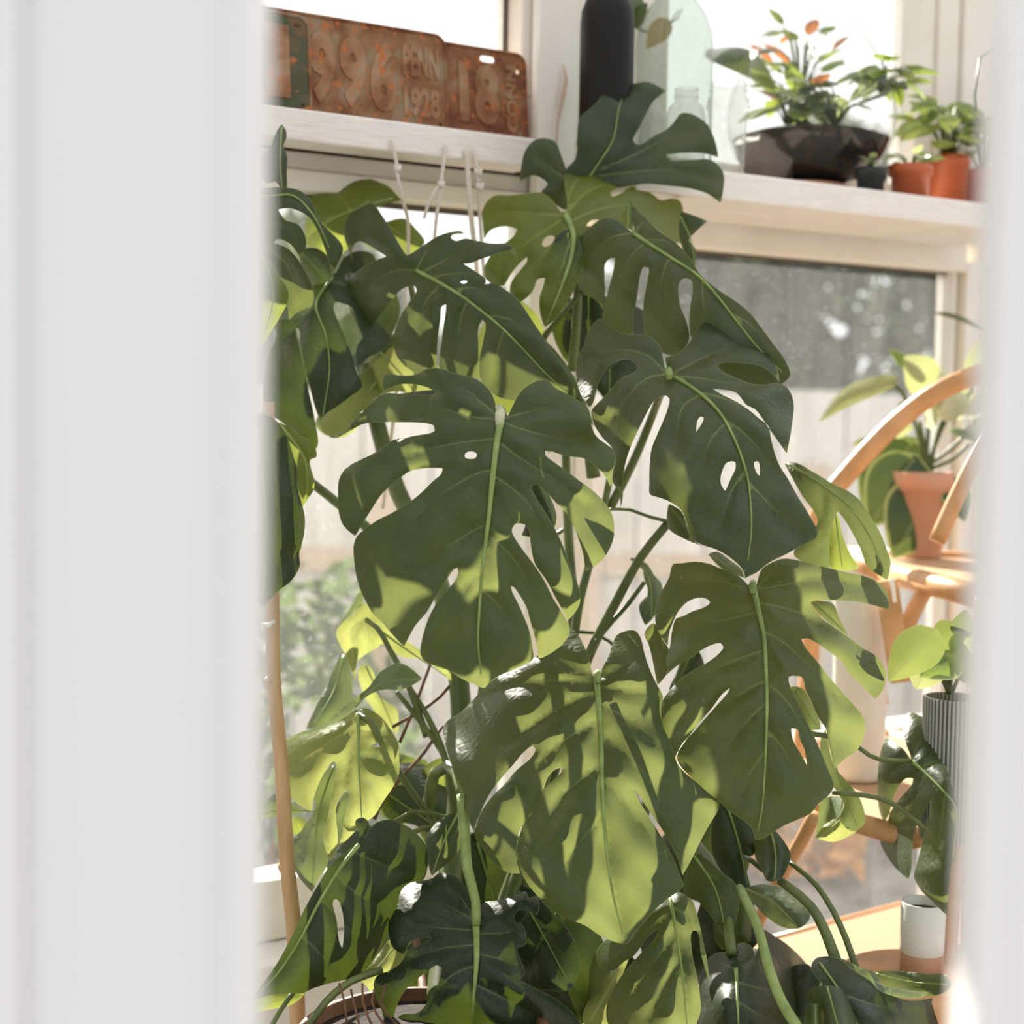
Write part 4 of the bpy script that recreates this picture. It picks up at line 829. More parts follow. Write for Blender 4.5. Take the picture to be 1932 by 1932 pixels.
# upper left leaf of the middle row
leaf('H', "990,905 970,880 900,760 850,680 775,590 700,620 640,660 612,720 612,800 640,880 665,955 655,900 665,850 700,822 750,840 800,870 865,912 820,930 740,970 680,1010 625,1070 620,1130 640,1230 690,1330 730,1440 760,1370 830,1270 900,1180 940,1130 1000,1095 1040,1095 1050,1120 1020,1170 960,1260 920,1360 905,1440 930,1520 980,1580 1040,1620 1120,1650 1165,1640 1170,1560 1180,1400 1195,1290 1205,1215 1228,1205 1225,1260 1205,1400 1200,1620 1260,1660 1360,1690 1410,1670 1425,1480 1430,1330 1450,1300 1467,1320 1455,1420 1430,1560 1445,1680 1530,1760 1640,1790 1760,1790 1900,1800 2029,1765 1950,1600 1850,1450 1750,1300 1650,1160 1580,1110 1520,1075 1460,1085 1470,1060 1400,1000 1335,958 1380,955 1440,930 1520,905 1610,880 1665,925 1640,860 1610,840 1500,835 1400,815 1340,805 1290,820 1258,800 1265,785 1340,775 1320,760 1260,765 1180,790 1100,840 1040,880",
     "1050,1000 1200,1080 1330,1160 1450,1250 1560,1340 1700,1480 1850,1640 1970,1740", 2.16, 2.06, .28, .03, .06, M_DARK,
     veins=["1050,990 1100,900 1150,820", "1075,1010 1200,950 1360,850", "1140,1040 1250,1020 1430,1020", "1045,1000 920,1000 800,1060 740,1110", "1195,1080 1110,1180 1050,1350", "1365,1165 1320,1280 1300,1500", "1300,1110 1400,1105 1500,1140", "1580,1350 1540,1500 1530,1680", "1480,1270 1600,1290 1700,1330"],
     holes=["1315,1070 1335,1060 1358,1065 1350,1076 1325,1078"], rib=4.2, ctrl=[(700, 650, .03, 30), (730, 1400, .02, 40), (1620, 900, .02, 30)])
leaf('X', "712,655 735,640 790,670 835,700 812,760 752,738 705,745 690,690", "715,660 760,710 790,750", 2.34, 2.30, .1, m=M_LIME, rib=2.5)
leaf('X', "595,800 610,770 650,730 700,690 722,730 690,790 655,822 640,826 605,815", "710,720 670,780 650,820", 2.33, 2.30, .1, m=M_LIME, rib=2.5)
# upper right leaf
leaf('I', "928,915 900,890 850,850 790,835 740,850 680,900 620,950 578,985 575,1030 600,1080 625,1110 615,1160 630,1220 650,1260 700,1280 740,1310 765,1350 778,1250 775,1150 780,1090 810,1062 832,1060 825,1120 800,1220 775,1330 765,1400 800,1450 870,1480 935,1490 940,1380 960,1260 975,1160 995,1110 1020,1115 1015,1180 995,1290 990,1400 1010,1500 1050,1560 1120,1600 1180,1610 1230,1560 1250,1510 1235,1420 1200,1330 1190,1260 1195,1200 1220,1175 1260,1185 1268,1240 1255,1330 1250,1450 1265,1520 1330,1600 1400,1690 1550,1750 1700,1790 1770,1765 1815,1720 1790,1640 1720,1540 1660,1460 1600,1380 1520,1310 1400,1230 1300,1140 1260,1070 1180,980 1080,910 1000,830 960,790 918,738 912,800 935,870 940,905",
     "935,920 1000,965 1150,1060 1300,1160 1420,1290 1520,1420 1650,1580 1770,1700", 2.16, 2.06, .30, .03, .10, M_DARK,
     veins=["940,912 970,880 990,850", "925,920 800,950 680,1080", "1000,970 900,1080 860,1180", "1140,1055 1100,1150 1090,1290", "1320,1180 1330,1350 1340,1500", "1000,960 1100,960 1200,1010", "1490,1370 1600,1440 1700,1560"], rib=4.2, ctrl=[(940, 780, .03, 30), (640, 1250, .02, 30)])
# top light green leaf
leaf('I', "555,812 530,800 500,760 460,715 410,692 330,700 240,708 158,710 110,750 88,800 90,860 100,955 130,910 180,888 240,885 285,900 270,930 240,960 200,985 150,1030 120,1070 100,1120 112,1180 150,1210 205,1215 250,1150 300,1090 340,1055 340,1075 300,1130 250,1200 245,1260 285,1310 330,1290 380,1230 400,1180 440,1172 430,1220 410,1280 415,1380 440,1450 500,1400 560,1320 620,1200 650,1100 680,1000 760,950 860,900 960,860 1000,850 1080,910 1170,975 1215,975 1205,940 1215,860 1215,780 1195,735 1150,725 1090,735 1040,700 990,680 930,660 860,700 815,715 810,695 860,665 930,640 1020,628 1120,622 1225,622 1190,560 1140,500 1080,468 1020,465 990,465 960,430 900,380 830,352 760,352 720,370 680,420 620,500 560,560 548,600 555,680 565,750 562,800",
     "553,812 580,870 600,930 590,1050 540,1200 450,1420", 2.26, 2.22, .12, .03, .02, M_NEW,
     veins=["565,815 660,700 780,640 900,560 1050,520", "590,855 700,800 860,765 1000,760 1150,790", "563,770 600,650 680,560 760,450", "530,822 380,810 250,800 120,810", "530,850 400,930 290,1010 180,1090", "560,900 450,1020 330,1200", "580,960 520,1150 450,1320"],
     holes=["425,985 445,945 480,935 495,945 480,975 440,998", "765,545 800,520 802,530 770,551", "672,878 700,850 745,848 740,870 700,885"], rib=7, ctrl=[(850, 500, .015, 45), (1180, 600, .02, 30), (120, 800, .02, 40), (1200, 900, .025, 30)])
leaf('I', "600,700 560,790 500,760 420,690 455,645 430,618 370,597 302,630 318,490 340,440 390,395 450,390 500,410 530,480 560,560 600,520 618,470 620,380 635,280 720,200 780,130 850,92 950,80 1020,72 1120,125 1050,180 1010,250 970,330 935,400 960,425 1060,370 1120,340 1170,290 1200,250 1240,247 1290,265 1350,310 1390,390 1412,495 1340,475 1240,470 1120,482 1130,505 1250,510 1370,510 1440,580 1440,680 1425,750 1350,700 1250,670 1130,655 1000,645 900,660 760,680",
     "620,720 720,560 820,400 860,200 900,110", 2.34, 2.38, -.03, .02, 0, M_DARK,
     veins=["760,560 900,500 1150,380 1300,330", "740,600 900,580 1200,570 1400,620", "600,640 500,580 400,480"], rib=3)
leaf('I', "870,820 890,780 915,740 930,800 935,910 900,890 860,850", "910,760 905,880", 2.19, 2.18, .1, m=M_NEW, rib=0)
leaf('I', "1205,800 1350,855 1290,910 1250,960 1285,1010 1280,1110 1210,1000 1190,900", "1200,830 1260,960 1280,1090", 2.28, 2.3, .1, m=M_DARK, rib=2)
leaf('I', "560,900 620,910 640,930 580,985 575,1030 610,1090 625,1115 590,1130 560,1175 520,1120 485,1040 490,960", "570,920 560,1160", 2.24, 2.22, .1, m=M_DARK, rib=2)
leaf('X', "1085,560 1120,540 1160,590 1175,670 1130,705 1095,695 1062,650", "1110,560 1110,690", 2.3, 2.3, .1, m=M_DEEP, rib=2)
leaf('X', "1040,590 1075,560 1088,620 1075,690 1050,650", "1070,570 1060,680", 2.34, 2.34, .1, m=M_DEEP, rib=2)
leaf('X', "900,640 960,560 1010,590 1040,660 1075,730 1090,800 1020,800 940,770 905,720", "960,570 1060,780", 2.36, 2.32, .1, m=M_NEW, rib=3)
# upper left group
leaf('H', "335,490 360,440 420,420 500,400 580,390 660,400 740,430 820,460 880,490 930,540 968,578 900,585 840,605 790,625 760,700 700,780 640,860 560,920 480,940 400,880 370,760 380,680 400,620 360,550",
     "900,560 700,620 560,680 400,800", 2.38, 2.36, .3, .03, .05, M_NEW, veins=["650,640 600,560 520,480", "600,660 520,680 440,740", "700,620 760,560"], rib=3)
leaf('H', "850,710 980,685 1040,740 1100,830 1060,870 1000,920 900,900 750,850 700,800", "860,720 1060,840", 2.4, 2.38, .1, m=M_NEW, rib=2.5)
leaf('H', "60,520 165,495 250,495 330,510 380,540 420,590 450,680 520,760 580,820 603,860 590,920 530,1030 520,960 490,860 450,760 400,680 340,640 270,620 210,630 250,690 330,720 370,780 380,840 350,940 330,900 270,830 200,810 180,830 260,860 320,920 370,1000 410,1080 425,1160 415,1210 330,1250 275,1300 260,1180 200,1060 150,980 80,900 20,700",
     "60,560 180,545 300,545 420,660 520,860", 2.12, 2.08, .1, .03, 0, M_DARK, veins=["100,740 220,720 300,800", "120,850 250,950 330,1150"], rib=3)
leaf('H', "150,260 200,150 230,112 257,150 258,200 240,240 264,300 262,400 262,520 235,600 230,520 190,460 140,470 80,400 100,300", "230,130 220,350 240,560", 2.16, 2.12, .4, m=M_DARK, rib=2)
leaf('H', "90,900 170,960 220,1040 270,1120 270,1180 220,1280 160,1380 95,1480 40,1200", "120,930 180,1120 110,1440", 2.05, 2.03, .3, m=M_NEW, rib=2)
leaf('H', "560,1010 600,930 660,890 730,880 790,905 805,945 830,1020 900,1100 945,1190 945,1280 900,1390 890,1440 820,1500 750,1530 715,1570 700,1640 680,1560 690,1450 720,1410 690,1330 650,1220 600,1200 560,1190 545,1220 570,1300 620,1420 660,1520 680,1600 720,1700 640,1770 560,1830 500,1870 465,1915 430,1820 400,1700 370,1580 345,1450 330,1350 318,1350 328,1420 350,1520 370,1620 400,1760 430,1900 440,2080 380,2080 300,1980 200,1900 140,1870 150,1500 190,1420 210,1300 330,1290 430,1190 420,1100 480,1060",
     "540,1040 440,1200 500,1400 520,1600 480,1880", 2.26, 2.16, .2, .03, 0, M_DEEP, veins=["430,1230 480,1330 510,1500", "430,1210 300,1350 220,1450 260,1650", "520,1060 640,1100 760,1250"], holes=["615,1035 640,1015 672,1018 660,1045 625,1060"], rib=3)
leaf('H', "350,880 430,860 530,940 525,1050 430,1085 350,980", "360,900 500,1050", 2.24, 2.22, .2, m=M_DEEP, rib=0)
leaf('K', "0,0 150,30 220,90 290,200 350,370 390,520 390,660 440,850 460,950 455,1080 430,1200 410,1260 410,1400 370,1480 310,1550 240,1600 150,1690 60,1775 -10,1600 -60,1200 -90,600", "0,60 60,500 110,1000 80,1650", 2.0, 1.95, .5, m=M_DEEP, rib=3, ctrl=[(390, 1300, .02, 20)])
leaf('K', "350,1210 412,1204 430,1215 408,1260 412,1400 372,1415 352,1390 362,1300 285,1285 275,1262 330,1250", "400,1210 385,1400", 1.985, 1.98, .2, m=paint('dry_leaf_patch', (.50, .30, .18), (.36, .2, .11), 40, .8, .4), rib=0, name='dry_patch', label='dry brown torn patch on the dark leaf edge')
leaf('K', "210,80 290,110 420,190 500,240 550,300 565,400 510,420 520,520 545,600 540,700 500,760 440,850 380,700 340,400", "230,90 460,420 480,780", 2.14, 2.12, .3, m=M_NEW, rib=2.5)
leaf('H', "150,1660 200,1655 262,1670 255,1740 215,1840 180,1905 150,1850", "200,1660 185,1890", 2.3, 2.3, .3, m=M_LIME, rib=0)
# backlit leaves at the lower left
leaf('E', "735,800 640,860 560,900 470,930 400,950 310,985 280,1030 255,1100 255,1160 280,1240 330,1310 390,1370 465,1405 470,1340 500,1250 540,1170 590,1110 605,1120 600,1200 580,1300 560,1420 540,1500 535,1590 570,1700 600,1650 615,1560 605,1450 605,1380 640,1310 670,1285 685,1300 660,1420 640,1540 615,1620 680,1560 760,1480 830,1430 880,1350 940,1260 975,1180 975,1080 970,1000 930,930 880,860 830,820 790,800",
     "732,830 738,950 738,1100 745,1250 755,1440", 2.10, 2.03, .15, .02, .03, M_LIME, veins=["725,845 600,900 450,950", "735,930 680,1100 640,1280", "740,940 850,930 950,960", "742,1080 830,1090 920,1130", "745,1200 830,1260 870,1330", "730,900 560,1000 350,1150"], holes=["815,1012 870,1005 872,1020 822,1024"], rib=4)
leaf('E', "285,1000 400,938 480,915 560,868 650,790 740,720 800,670 860,590 930,545 980,530 1040,560 1110,625 1060,660 980,690 880,690 800,720 740,770 710,800 640,860 560,903 470,935 400,955", "720,790 860,660 1090,625", 2.10, 2.16, -.1, m=M_PALE, rib=2, label='glossy upper side of the folded leaf, sunlight put into its pale colour')  # white sun highlight of the fold is put into this pale colour
leaf('E', "605,350 640,300 700,250 770,180 850,250 960,340 1060,430 1170,500 1280,600 1285,640 1200,570 1100,510 1000,500 950,470 870,420 850,440 780,480 735,515 725,440 690,445 660,480 630,430", "780,270 850,330 1000,440 1250,610", 2.22, 2.2, .1, m=M_LIME, veins=["770,275 700,330 690,430", "780,275 800,400 780,460"], rib=3)
leaf('E', "605,345 630,290 680,225 740,115 757,108 768,160 720,225 650,285 620,320", "620,320 750,130", 2.215, 2.23, .1, m=M_PALE, rib=0)  # rim highlight painted as a pale strip
leaf('E', "660,490 700,440 730,440 725,540 718,630 690,560", "700,445 716,620", 2.2, 2.19, .1, m=M_LIME, rib=1.5)
leaf('E', "430,920 540,680 640,470 680,530 700,650 690,780 640,820 560,875 480,915", "650,490 590,700 470,900", 2.3, 2.2, .4, m=M_PALE, veins=["640,560 650,700 640,800"], rib=3)
leaf('E', "320,1620 330,1560 380,1540 430,1470 480,1400 480,1300 520,1200 590,1120 605,1160 580,1320 550,1480 530,1560 560,1690 540,1750 500,1800 465,1880 400,1810 360,1750 330,1680", "590,1140 500,1420 480,1600 465,1860", 2.16, 2.08, .4, m=M_PALE, veins=["500,1420 440,1500 400,1650"], rib=2.5, label='pale grey green leaf hanging beside the bamboo cane')
leaf('E', "600,1400 640,1320 670,1290 684,1305 660,1420 640,1540 612,1620 603,1500", "675,1300 615,1600", 2.13, 2.1, .1, m=M_PALE, rib=0)
leaf('E', "80,1440 130,1415 180,1365 250,1290 310,1330 400,1385 480,1405 400,1412 300,1425 200,1445 130,1460", "480,1405 300,1395 90,1442", 2.25, 2.15, .2, m=M_PALE, rib=2)
leaf('E', "740,560 780,540 830,600 830,690 900,760 960,800 965,950 900,900 820,800 760,700", "780,550 850,700 950,930", 2.32, 2.32, .1, m=M_LIME, rib=2)
leaf('E', "860,1110 940,1060 1060,1090 1140,1110 1200,1280 1180,1400 1000,1480 900,1440 850,1300", "1100,1100 1000,1300 880,1440", 2.30, 2.22, .1, m=M_NEW, rib=3)
leaf('E', "350,1440 440,1460 400,1540 370,1560 340,1500", "360,1440 390,1540", 2.3, 2.3, .1, m=M_NEW, rib=0)
# dark leaf folded at the bottom left
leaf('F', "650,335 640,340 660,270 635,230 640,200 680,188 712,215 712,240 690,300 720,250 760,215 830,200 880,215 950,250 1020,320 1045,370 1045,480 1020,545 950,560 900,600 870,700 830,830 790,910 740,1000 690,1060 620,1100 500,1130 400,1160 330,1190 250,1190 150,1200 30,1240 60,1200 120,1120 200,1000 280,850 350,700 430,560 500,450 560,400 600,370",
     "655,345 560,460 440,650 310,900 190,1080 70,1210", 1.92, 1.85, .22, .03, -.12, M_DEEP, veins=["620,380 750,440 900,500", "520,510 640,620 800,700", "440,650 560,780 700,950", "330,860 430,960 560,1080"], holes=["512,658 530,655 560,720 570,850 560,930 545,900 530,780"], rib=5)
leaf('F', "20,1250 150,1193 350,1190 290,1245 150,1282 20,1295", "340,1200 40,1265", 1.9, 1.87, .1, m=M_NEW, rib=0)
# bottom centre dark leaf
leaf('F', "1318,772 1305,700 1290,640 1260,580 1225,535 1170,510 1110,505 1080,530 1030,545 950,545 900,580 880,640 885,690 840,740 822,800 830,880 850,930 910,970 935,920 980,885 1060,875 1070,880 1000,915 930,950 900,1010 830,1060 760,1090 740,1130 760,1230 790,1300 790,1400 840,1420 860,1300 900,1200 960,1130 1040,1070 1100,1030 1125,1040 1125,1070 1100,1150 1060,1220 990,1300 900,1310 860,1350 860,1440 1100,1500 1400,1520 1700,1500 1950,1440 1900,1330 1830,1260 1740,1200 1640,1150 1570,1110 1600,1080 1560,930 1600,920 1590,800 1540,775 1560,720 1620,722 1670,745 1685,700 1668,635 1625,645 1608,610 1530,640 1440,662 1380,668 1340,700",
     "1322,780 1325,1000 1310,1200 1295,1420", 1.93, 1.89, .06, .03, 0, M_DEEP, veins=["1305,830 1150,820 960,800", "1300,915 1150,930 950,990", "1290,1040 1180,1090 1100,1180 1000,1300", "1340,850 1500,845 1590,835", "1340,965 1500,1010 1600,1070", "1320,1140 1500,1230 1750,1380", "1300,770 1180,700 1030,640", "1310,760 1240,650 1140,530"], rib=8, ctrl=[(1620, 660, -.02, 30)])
leaf('F', "1450,640 1560,570 1640,600 1750,720 1800,770 1870,860 1905,990 1900,1090 1860,1165 1700,1170 1560,1130 1470,900", "1560,600 1700,850 1850,1130", 2.04, 1.95, .2, m=M_DEEP, veins=["1620,720 1540,850", "1700,860 1640,1000", "1640,740 1780,850"], rib=3)
leaf('F', "1030,320 1060,260 1130,190 1225,150 1245,300 1200,420 1120,480 1070,520 1050,450 1045,380", "1225,160 1150,300 1075,510", 2.05, 2.0, .3, m=M_DARK, rib=3)
leaf('F', "640,1100 740,1000 830,880 900,960 990,960 1000,1040 900,1100 770,1110 740,1230 700,1150", "880,900 800,1000 700,1100", 2.12, 2.08, .2, m=M_LIME, rib=2)
leaf('F', "1040,1060 1120,1040 1130,1100 1070,1190 1030,1130", "1100,1050 1060,1180", 2.1, 2.1, .1, m=M_NEW, rib=0)
leaf('X', "840,1650 900,1570 960,1600 1000,1700 1020,1790 960,1850 880,1800", "900,1590 970,1820", 2.16, 2.12, .2, m=M_DEEP, rib=3)
leaf('X', "980,1640 1060,1700 1130,1760 1150,1850 1100,1932 1020,1900 970,1780", "1000,1660 1100,1900", 2.1, 2.02, .2, m=M_DEEP, rib=3)
leaf('X', "700,1480 760,1440 820,1450 860,1520 840,1600 790,1560 720,1540", "720,1490 840,1570", 2.25, 2.2, .2, m=M_DARK, rib=2)
leaf('X', "780,1480 830,1430 850,1440 880,1560 870,1640 820,1620", "840,1450 850,1630", 2.27, 2.2, .2, m=M_NEW, rib=2)
# bottom right group
leaf('G', "415,437 350,480 290,540 250,600 150,615 100,670 75,740 70,810 62,885 90,860 130,800 190,730 260,690 330,600 365,575 360,600 290,680 220,760 170,840 145,910 160,990 250,1010 500,1010 545,940 545,850 530,760 510,660 515,580 530,580 550,680 588,805 575,700 555,600 530,500 510,450 480,425 450,415",
     "418,440 440,560 470,760 490,980", 1.97, 1.88, .25, .02, 0, M_MID, veins=["420,500 340,560 250,650", "440,580 360,700 250,850", "430,480 500,520 530,600", "460,700 400,800 330,950"], rib=4)
leaf('G', "70,880 130,800 190,740 240,700 200,800 170,860 145,930 160,1000 60,1000 45,940", "200,750 80,960", 2.05, 2.0, .1, m=M_LIME, rib=0)
leaf('G', "480,350 530,235 560,260 640,330 700,380 715,430 705,520 670,590 650,610 620,560 570,490 520,440 480,420", "520,260 610,400 655,590", 2.03, 2.0, .2, m=M_MID, veins=["560,320 640,370"], rib=3)
leaf('G', "600,110 640,20 720,60 790,150 770,260 730,255 760,395 700,390 640,330 600,250", "660,40 710,200 750,380", 2.1, 2.06, .2, m=M_DEEP, rib=3)
leaf('G', "785,180 860,150 900,190 935,260 920,310 890,360 835,368 810,320 780,260", "850,155 870,260 865,360", 2.04, 2.0, .3, m=M_DARK, rib=3)
leaf('G', "520,640 560,420 620,200 740,330 780,480 800,620 700,700 620,720", "600,260 680,660", 2.2, 2.15, .2, m=M_DEEP, rib=2)
leaf('G', "600,560 660,500 720,420 770,560 770,620 690,640 640,660", "700,450 680,640", 2.14, 2.12, .2, m=M_NEW, rib=2)
leaf('G', "698,745 760,712 778,690 765,645 730,632 705,640 712,680 640,670 590,690 550,770 540,860 545,1010 900,1010 1050,990 1062,900 1058,810 1000,720 920,640 860,600 820,575 800,640 770,700",
     "700,745 705,860 712,1000", 1.92, 1.84, .25, .02, 0, M_DEEP, veins=["700,790 620,840 560,900", "705,800 820,830 950,840", "705,880 800,940 900,990", "700,750 640,720 590,720"], rib=4.5)
leaf('G', "1020,740 1040,700 1080,690 1140,700 1190,740 1280,800 1350,850 1450,880 1530,870 1600,850 1625,830 1625,1010 1200,1010 1180,920 1100,830 1050,790",
     "1060,720 1150,850 1230,1000", 1.93, 1.85, .15, .02, -.05, M_DEEP, veins=["1150,850 1300,900 1500,940"], rib=3)
leaf('G', "1290,755 1340,752 1430,755 1520,765 1600,770 1620,820 1580,850 1500,860 1400,835 1330,812", "1300,765 1450,800 1600,810", 1.97, 1.9, .3, m=M_DARK, rib=2)
leaf('G', "1100,690 1160,702 1240,742 1290,758 1330,815 1420,832 1530,845 1500,866 1420,868 1330,845 1260,800 1190,742", "1120,695 1300,800 1510,855", 1.925, 1.905, -.3, m=M_PALE, rib=0, label='pale edge strip of the curled leaf, sunlight put into its colour')  # separate pale strip stands for sunlight along the dark leaf's edge
leaf('G', "1005,850 1030,825 1090,815 1150,830 1200,880 1215,950 1212,1010 1080,1010 1070,920 1020,890", "1090,820 1140,1000", 1.84, 1.8, .3, m=M_DARK, rib=2)
leaf('G', "1010,900 1060,895 1085,940 1082,1010 990,1010", "1040,900 1040,1000", 1.82, 1.79, .3, m=M_MID, rib=0)
leaf('G', "730,400 820,380 900,395 960,420 1010,480 1015,530 970,570 900,565 830,520 780,470", "740,400 860,460 960,560", 2.12, 2.06, .3, m=M_PALE, veins=["800,430 900,420 960,440"], rib=2, label='pale glossy leaf pointing right above the cane shelf')
# small leaf at the far right
leaf('C', "1555,1250 1550,1225 1525,1160 1512,1090 1520,1040 1545,990 1600,1010 1650,1030 1690,1080 1725,1140 1715,1165 1672,1180 1700,1230 1750,1300 1780,1400 1805,1520 1800,1650 1780,1780 1760,1960 1750,2097 1680,2030 1600,1950 1570,1880 1590,1800 1610,1720 1640,1600 1665,1500 1660,1472 1640,1500 1600,1580 1570,1660 1560,1740 1555,1850 1540,1900 1480,1850 1420,1770 1385,1690 1400,1620 1450,1520 1510,1440 1560,1380 1565,1352 1530,1350 1490,1390 1460,1450 1440,1530 1420,1610 1385,1540 1370,1420 1375,1300 1390,1200 1420,1125 1470,1160 1520,1200",
     "1560,1260 1640,1330 1720,1410 1790,1500 1780,1800", 2.12, 2.02, .3, .02, .08, M_DARK, veins=["1565,1250 1600,1150 1630,1130", "1570,1265 1480,1290 1440,1320", "1625,1320 1590,1450 1500,1600", "1740,1430 1720,1600 1700,1800", "1610,1290 1680,1260 1730,1250"], rib=3.5)
leaf('C', "1060,1150 1090,1080 1140,1290 1190,1350 1270,1450 1305,1560 1300,1600 1240,1640 1180,1600 1170,1560 1190,1500 1160,1440 1100,1350", "1100,1110 1180,1400 1260,1610", 2.14, 2.12, .2, m=M_DARK, rib=2)
leaf('C', "1170,1560 1200,1590 1255,1640 1200,1675 1130,1697 1030,1672 1080,1610 1130,1575", "1180,1570 1060,1670", 2.13, 2.11, .2, m=M_LIME, rib=1.5)
leaf('C', "1065,1470 1110,1450 1165,1450 1188,1500 1160,1560 1100,1590 1035,1665 1050,1570", "1110,1455 1060,1640", 2.125, 2.115, -.3, m=M_PALE, rib=0)
leaf('C', "900,850 960,860 1010,930 1050,1020 1065,1085 990,1085 930,970", "920,860 1040,1070", 2.12, 2.1, .2, m=M_DARK, rib=2)
leaf('C', "1005,390 1060,385 1130,400 1160,470 1210,570 1100,500 1040,440", "1020,390 1190,550", 2.1, 2.1, .2, m=M_DARK, rib=2)
leaf('C', "240,860 330,720 400,660 430,760 300,860 240,920", "380,680 260,900", 2.2, 2.2, .2, m=M_DEEP, rib=0)
# leaf hanging behind the right side
leaf('J', "655,1290 700,1280 800,1330 920,1400 1000,1440 1060,1490 1110,1570 1160,1650 1200,1750 1220,1820 1200,1910 1150,1880 1090,1830 1060,1750 1010,1650 960,1570 935,1545 900,1640 890,1800 890,1860 760,1820 700,1770 800,1650 830,1600 740,1450 680,1340",
     "670,1290 850,1400 1000,1520 1120,1700 1190,1880", 2.14, 2.08, .12, .03, 0, M_DARK, nz=.003, quilt=.003, veins=["850,1400 860,1550 850,1750"], rib=3)
leaf('J', "918,1515 940,1570 960,1660 1000,1760 1050,1850 960,1860 900,1845 885,1700 900,1600", "920,1530 960,1840", 2.17, 2.15, .2, m=M_NEW, rib=2)
leaf('B', "610,1180 680,1220 720,1320 760,1395 830,1430 700,1380 605,1315", "620,1200 800,1425", 2.08, 2.06, .2, m=M_DARK, rib=0)
leaf('L', "905,1030 960,1025 1040,1060 1090,1110 1130,1180 1200,1260 1210,1300 1180,1400 1130,1560 1100,1600 1050,1630 995,1460 1060,1400 1070,1300 1040,1220 1020,1120 960,1080", "920,1035 1070,1180 1110,1570", 2.2, 2.16, .3, m=M_PALE, rib=2.5)
leaf('L', "1060,1380 995,1455 1010,1560 1052,1640 1105,1590 1100,1480", "1050,1400 1060,1620", 2.19, 2.16, .2, m=M_NEW, rib=0)
leaf('B', "835,1465 880,1450 960,1500 1030,1560 1040,1600 980,1580 900,1540", "850,1465 1030,1595", 2.12, 2.1, .2, m=M_PALE, rib=0)
leaf('X', "700,752 760,742 830,735 900,740 940,775 975,820 990,880 985,940 965,1000 930,1045 890,1030 862,985 856,930 866,885 905,872 908,842 850,842 822,815 812,788 760,790", "930,790 930,1020", 1.985, 1.955, .2, m=M_DEEP, rib=3)  # unseen leaf pieces from here to the stems, added to shade the central leaf
leaf('X', "1040,880 1085,905 1125,950 1145,1000 1125,1040 1108,1020 1095,970 1060,915", "1050,890 1120,1020", 1.98, 1.975, .1, m=M_DEEP, rib=2)
leaf('X', "688,1015 760,975 805,995 765,1035 735,1100 715,1125 690,1080", "790,990 715,1110", 1.975, 1.965, .1, m=M_DEEP, rib=2)
leaf('X', "652,895 740,858 800,848 765,878 700,920 665,950", "790,855 670,935", 1.985, 1.985, .1, m=M_DEEP, rib=2)
leaf('X', "985,1010 1000,960 985,900 1010,880 1030,920 1050,980 1035,1010", "1000,900 1020,1000", 1.98, 1.97, .2, m=M_DEEP, rib=0)
# stems and petioles
def stem(pts, r, m=None, nm='petiole', step=25):
    """points are (column, row, distance); radius in millimetres"""
    q = crom([np.array(p, float) for p in pts], step, False); rr = r if hasattr(r, '__len__') else (r, r)
    n = len(q); MB().tube([P(*p) for p in q], [(rr[0] + (rr[1] - rr[0]) * i / (n - 1)) / 1000 for i in range(n)], 12).out(nm, m or M_STEM, mon, True)
root_ = (830, 1900, 1.95)
stem([(690, 690, 2.36), (712, 800, 2.34), (752, 930, 2.32), (800, 1020, 2.28), (845, 1160, 2.24), (868, 1310, 2.22), (868, 1480, 2.18), (850, 1650, 2.1), (830, 1890, 1.93)], (12, 17), nm='main_stem')
stem([(1068, 700, 2.3), (1068, 860, 2.28), (1072, 1000, 2.26), (1080, 1180, 2.22), (1040, 1400, 2.15), (950, 1700, 2.05), (860, 1890, 1.95)], (6, 9), nm='main_stem')
stem([(1150, 905, 2.26), (1130, 1000, 2.24), (1095, 1130, 2.2), (1080, 1220, 2.18), (1020, 1500, 2.1), (900, 1890, 1.95)], (5, 9))
stem([(1262, 985, 2.14), (1210, 1050, 2.16), (1160, 1140, 2.18), (1110, 1240, 2.18), (1060, 1400, 2.15), (980, 1700, 2.05)], (6, 9))
stem([(1216, 1098, 2.19), (1185, 1140, 2.19), (1140, 1190, 2.18), (1100, 1250, 2.16), (1060, 1330, 2.14)], (3, 4.5))
stem([(1150, 961, 2.2), (1190, 962, 2.18), (1225, 975, 2.16), (1262, 984, 2.13)], (2, 2.6))
stem([(1088, 1192, 2.2), (1120, 1194, 2.2), (1150, 1210, 2.18), (1170, 1230, 2.15)], (2.4, 2.4))
stem([(1020, 1020, 2.3), (1055, 1005, 2.3), (1085, 985, 2.3)], (3, 3))
stem([(555, 885, 2.14), (600, 920, 2.18), (660, 968, 2.24), (730, 1030, 2.28), (800, 1110, 2.27)], (6, 8))
stem([(676, 1348, 2.10), (700, 1362, 2.08), (728, 1420, 2.08), (775, 1490, 2.1), (822, 1560, 2.12), (850, 1700, 2.08)], (3.5, 5.5))
stem([(768, 1290, 2.2), (800, 1340, 2.2), (838, 1425, 2.18), (860, 1560, 2.14)], (3.5, 6))
stem([(748, 1305, 2.2), (780, 1345, 2.2), (815, 1390, 2.19), (845, 1440, 2.18), (862, 1500, 2.16)], (3.5, 4.5))
stem([(692, 1170, 2.22), (712, 1185, 2.2), (735, 1225, 2.21), (765, 1280, 2.2), (805, 1390, 2.2)], (3.5, 5))
stem([(745, 1550, 2.1), (775, 1533, 2.1), (815, 1535, 2.1), (860, 1550, 2.12)], (3, 4))
stem([(775, 1572, 2.08), (800, 1562, 2.08), (830, 1558, 2.08)], (3.5, 3.5))
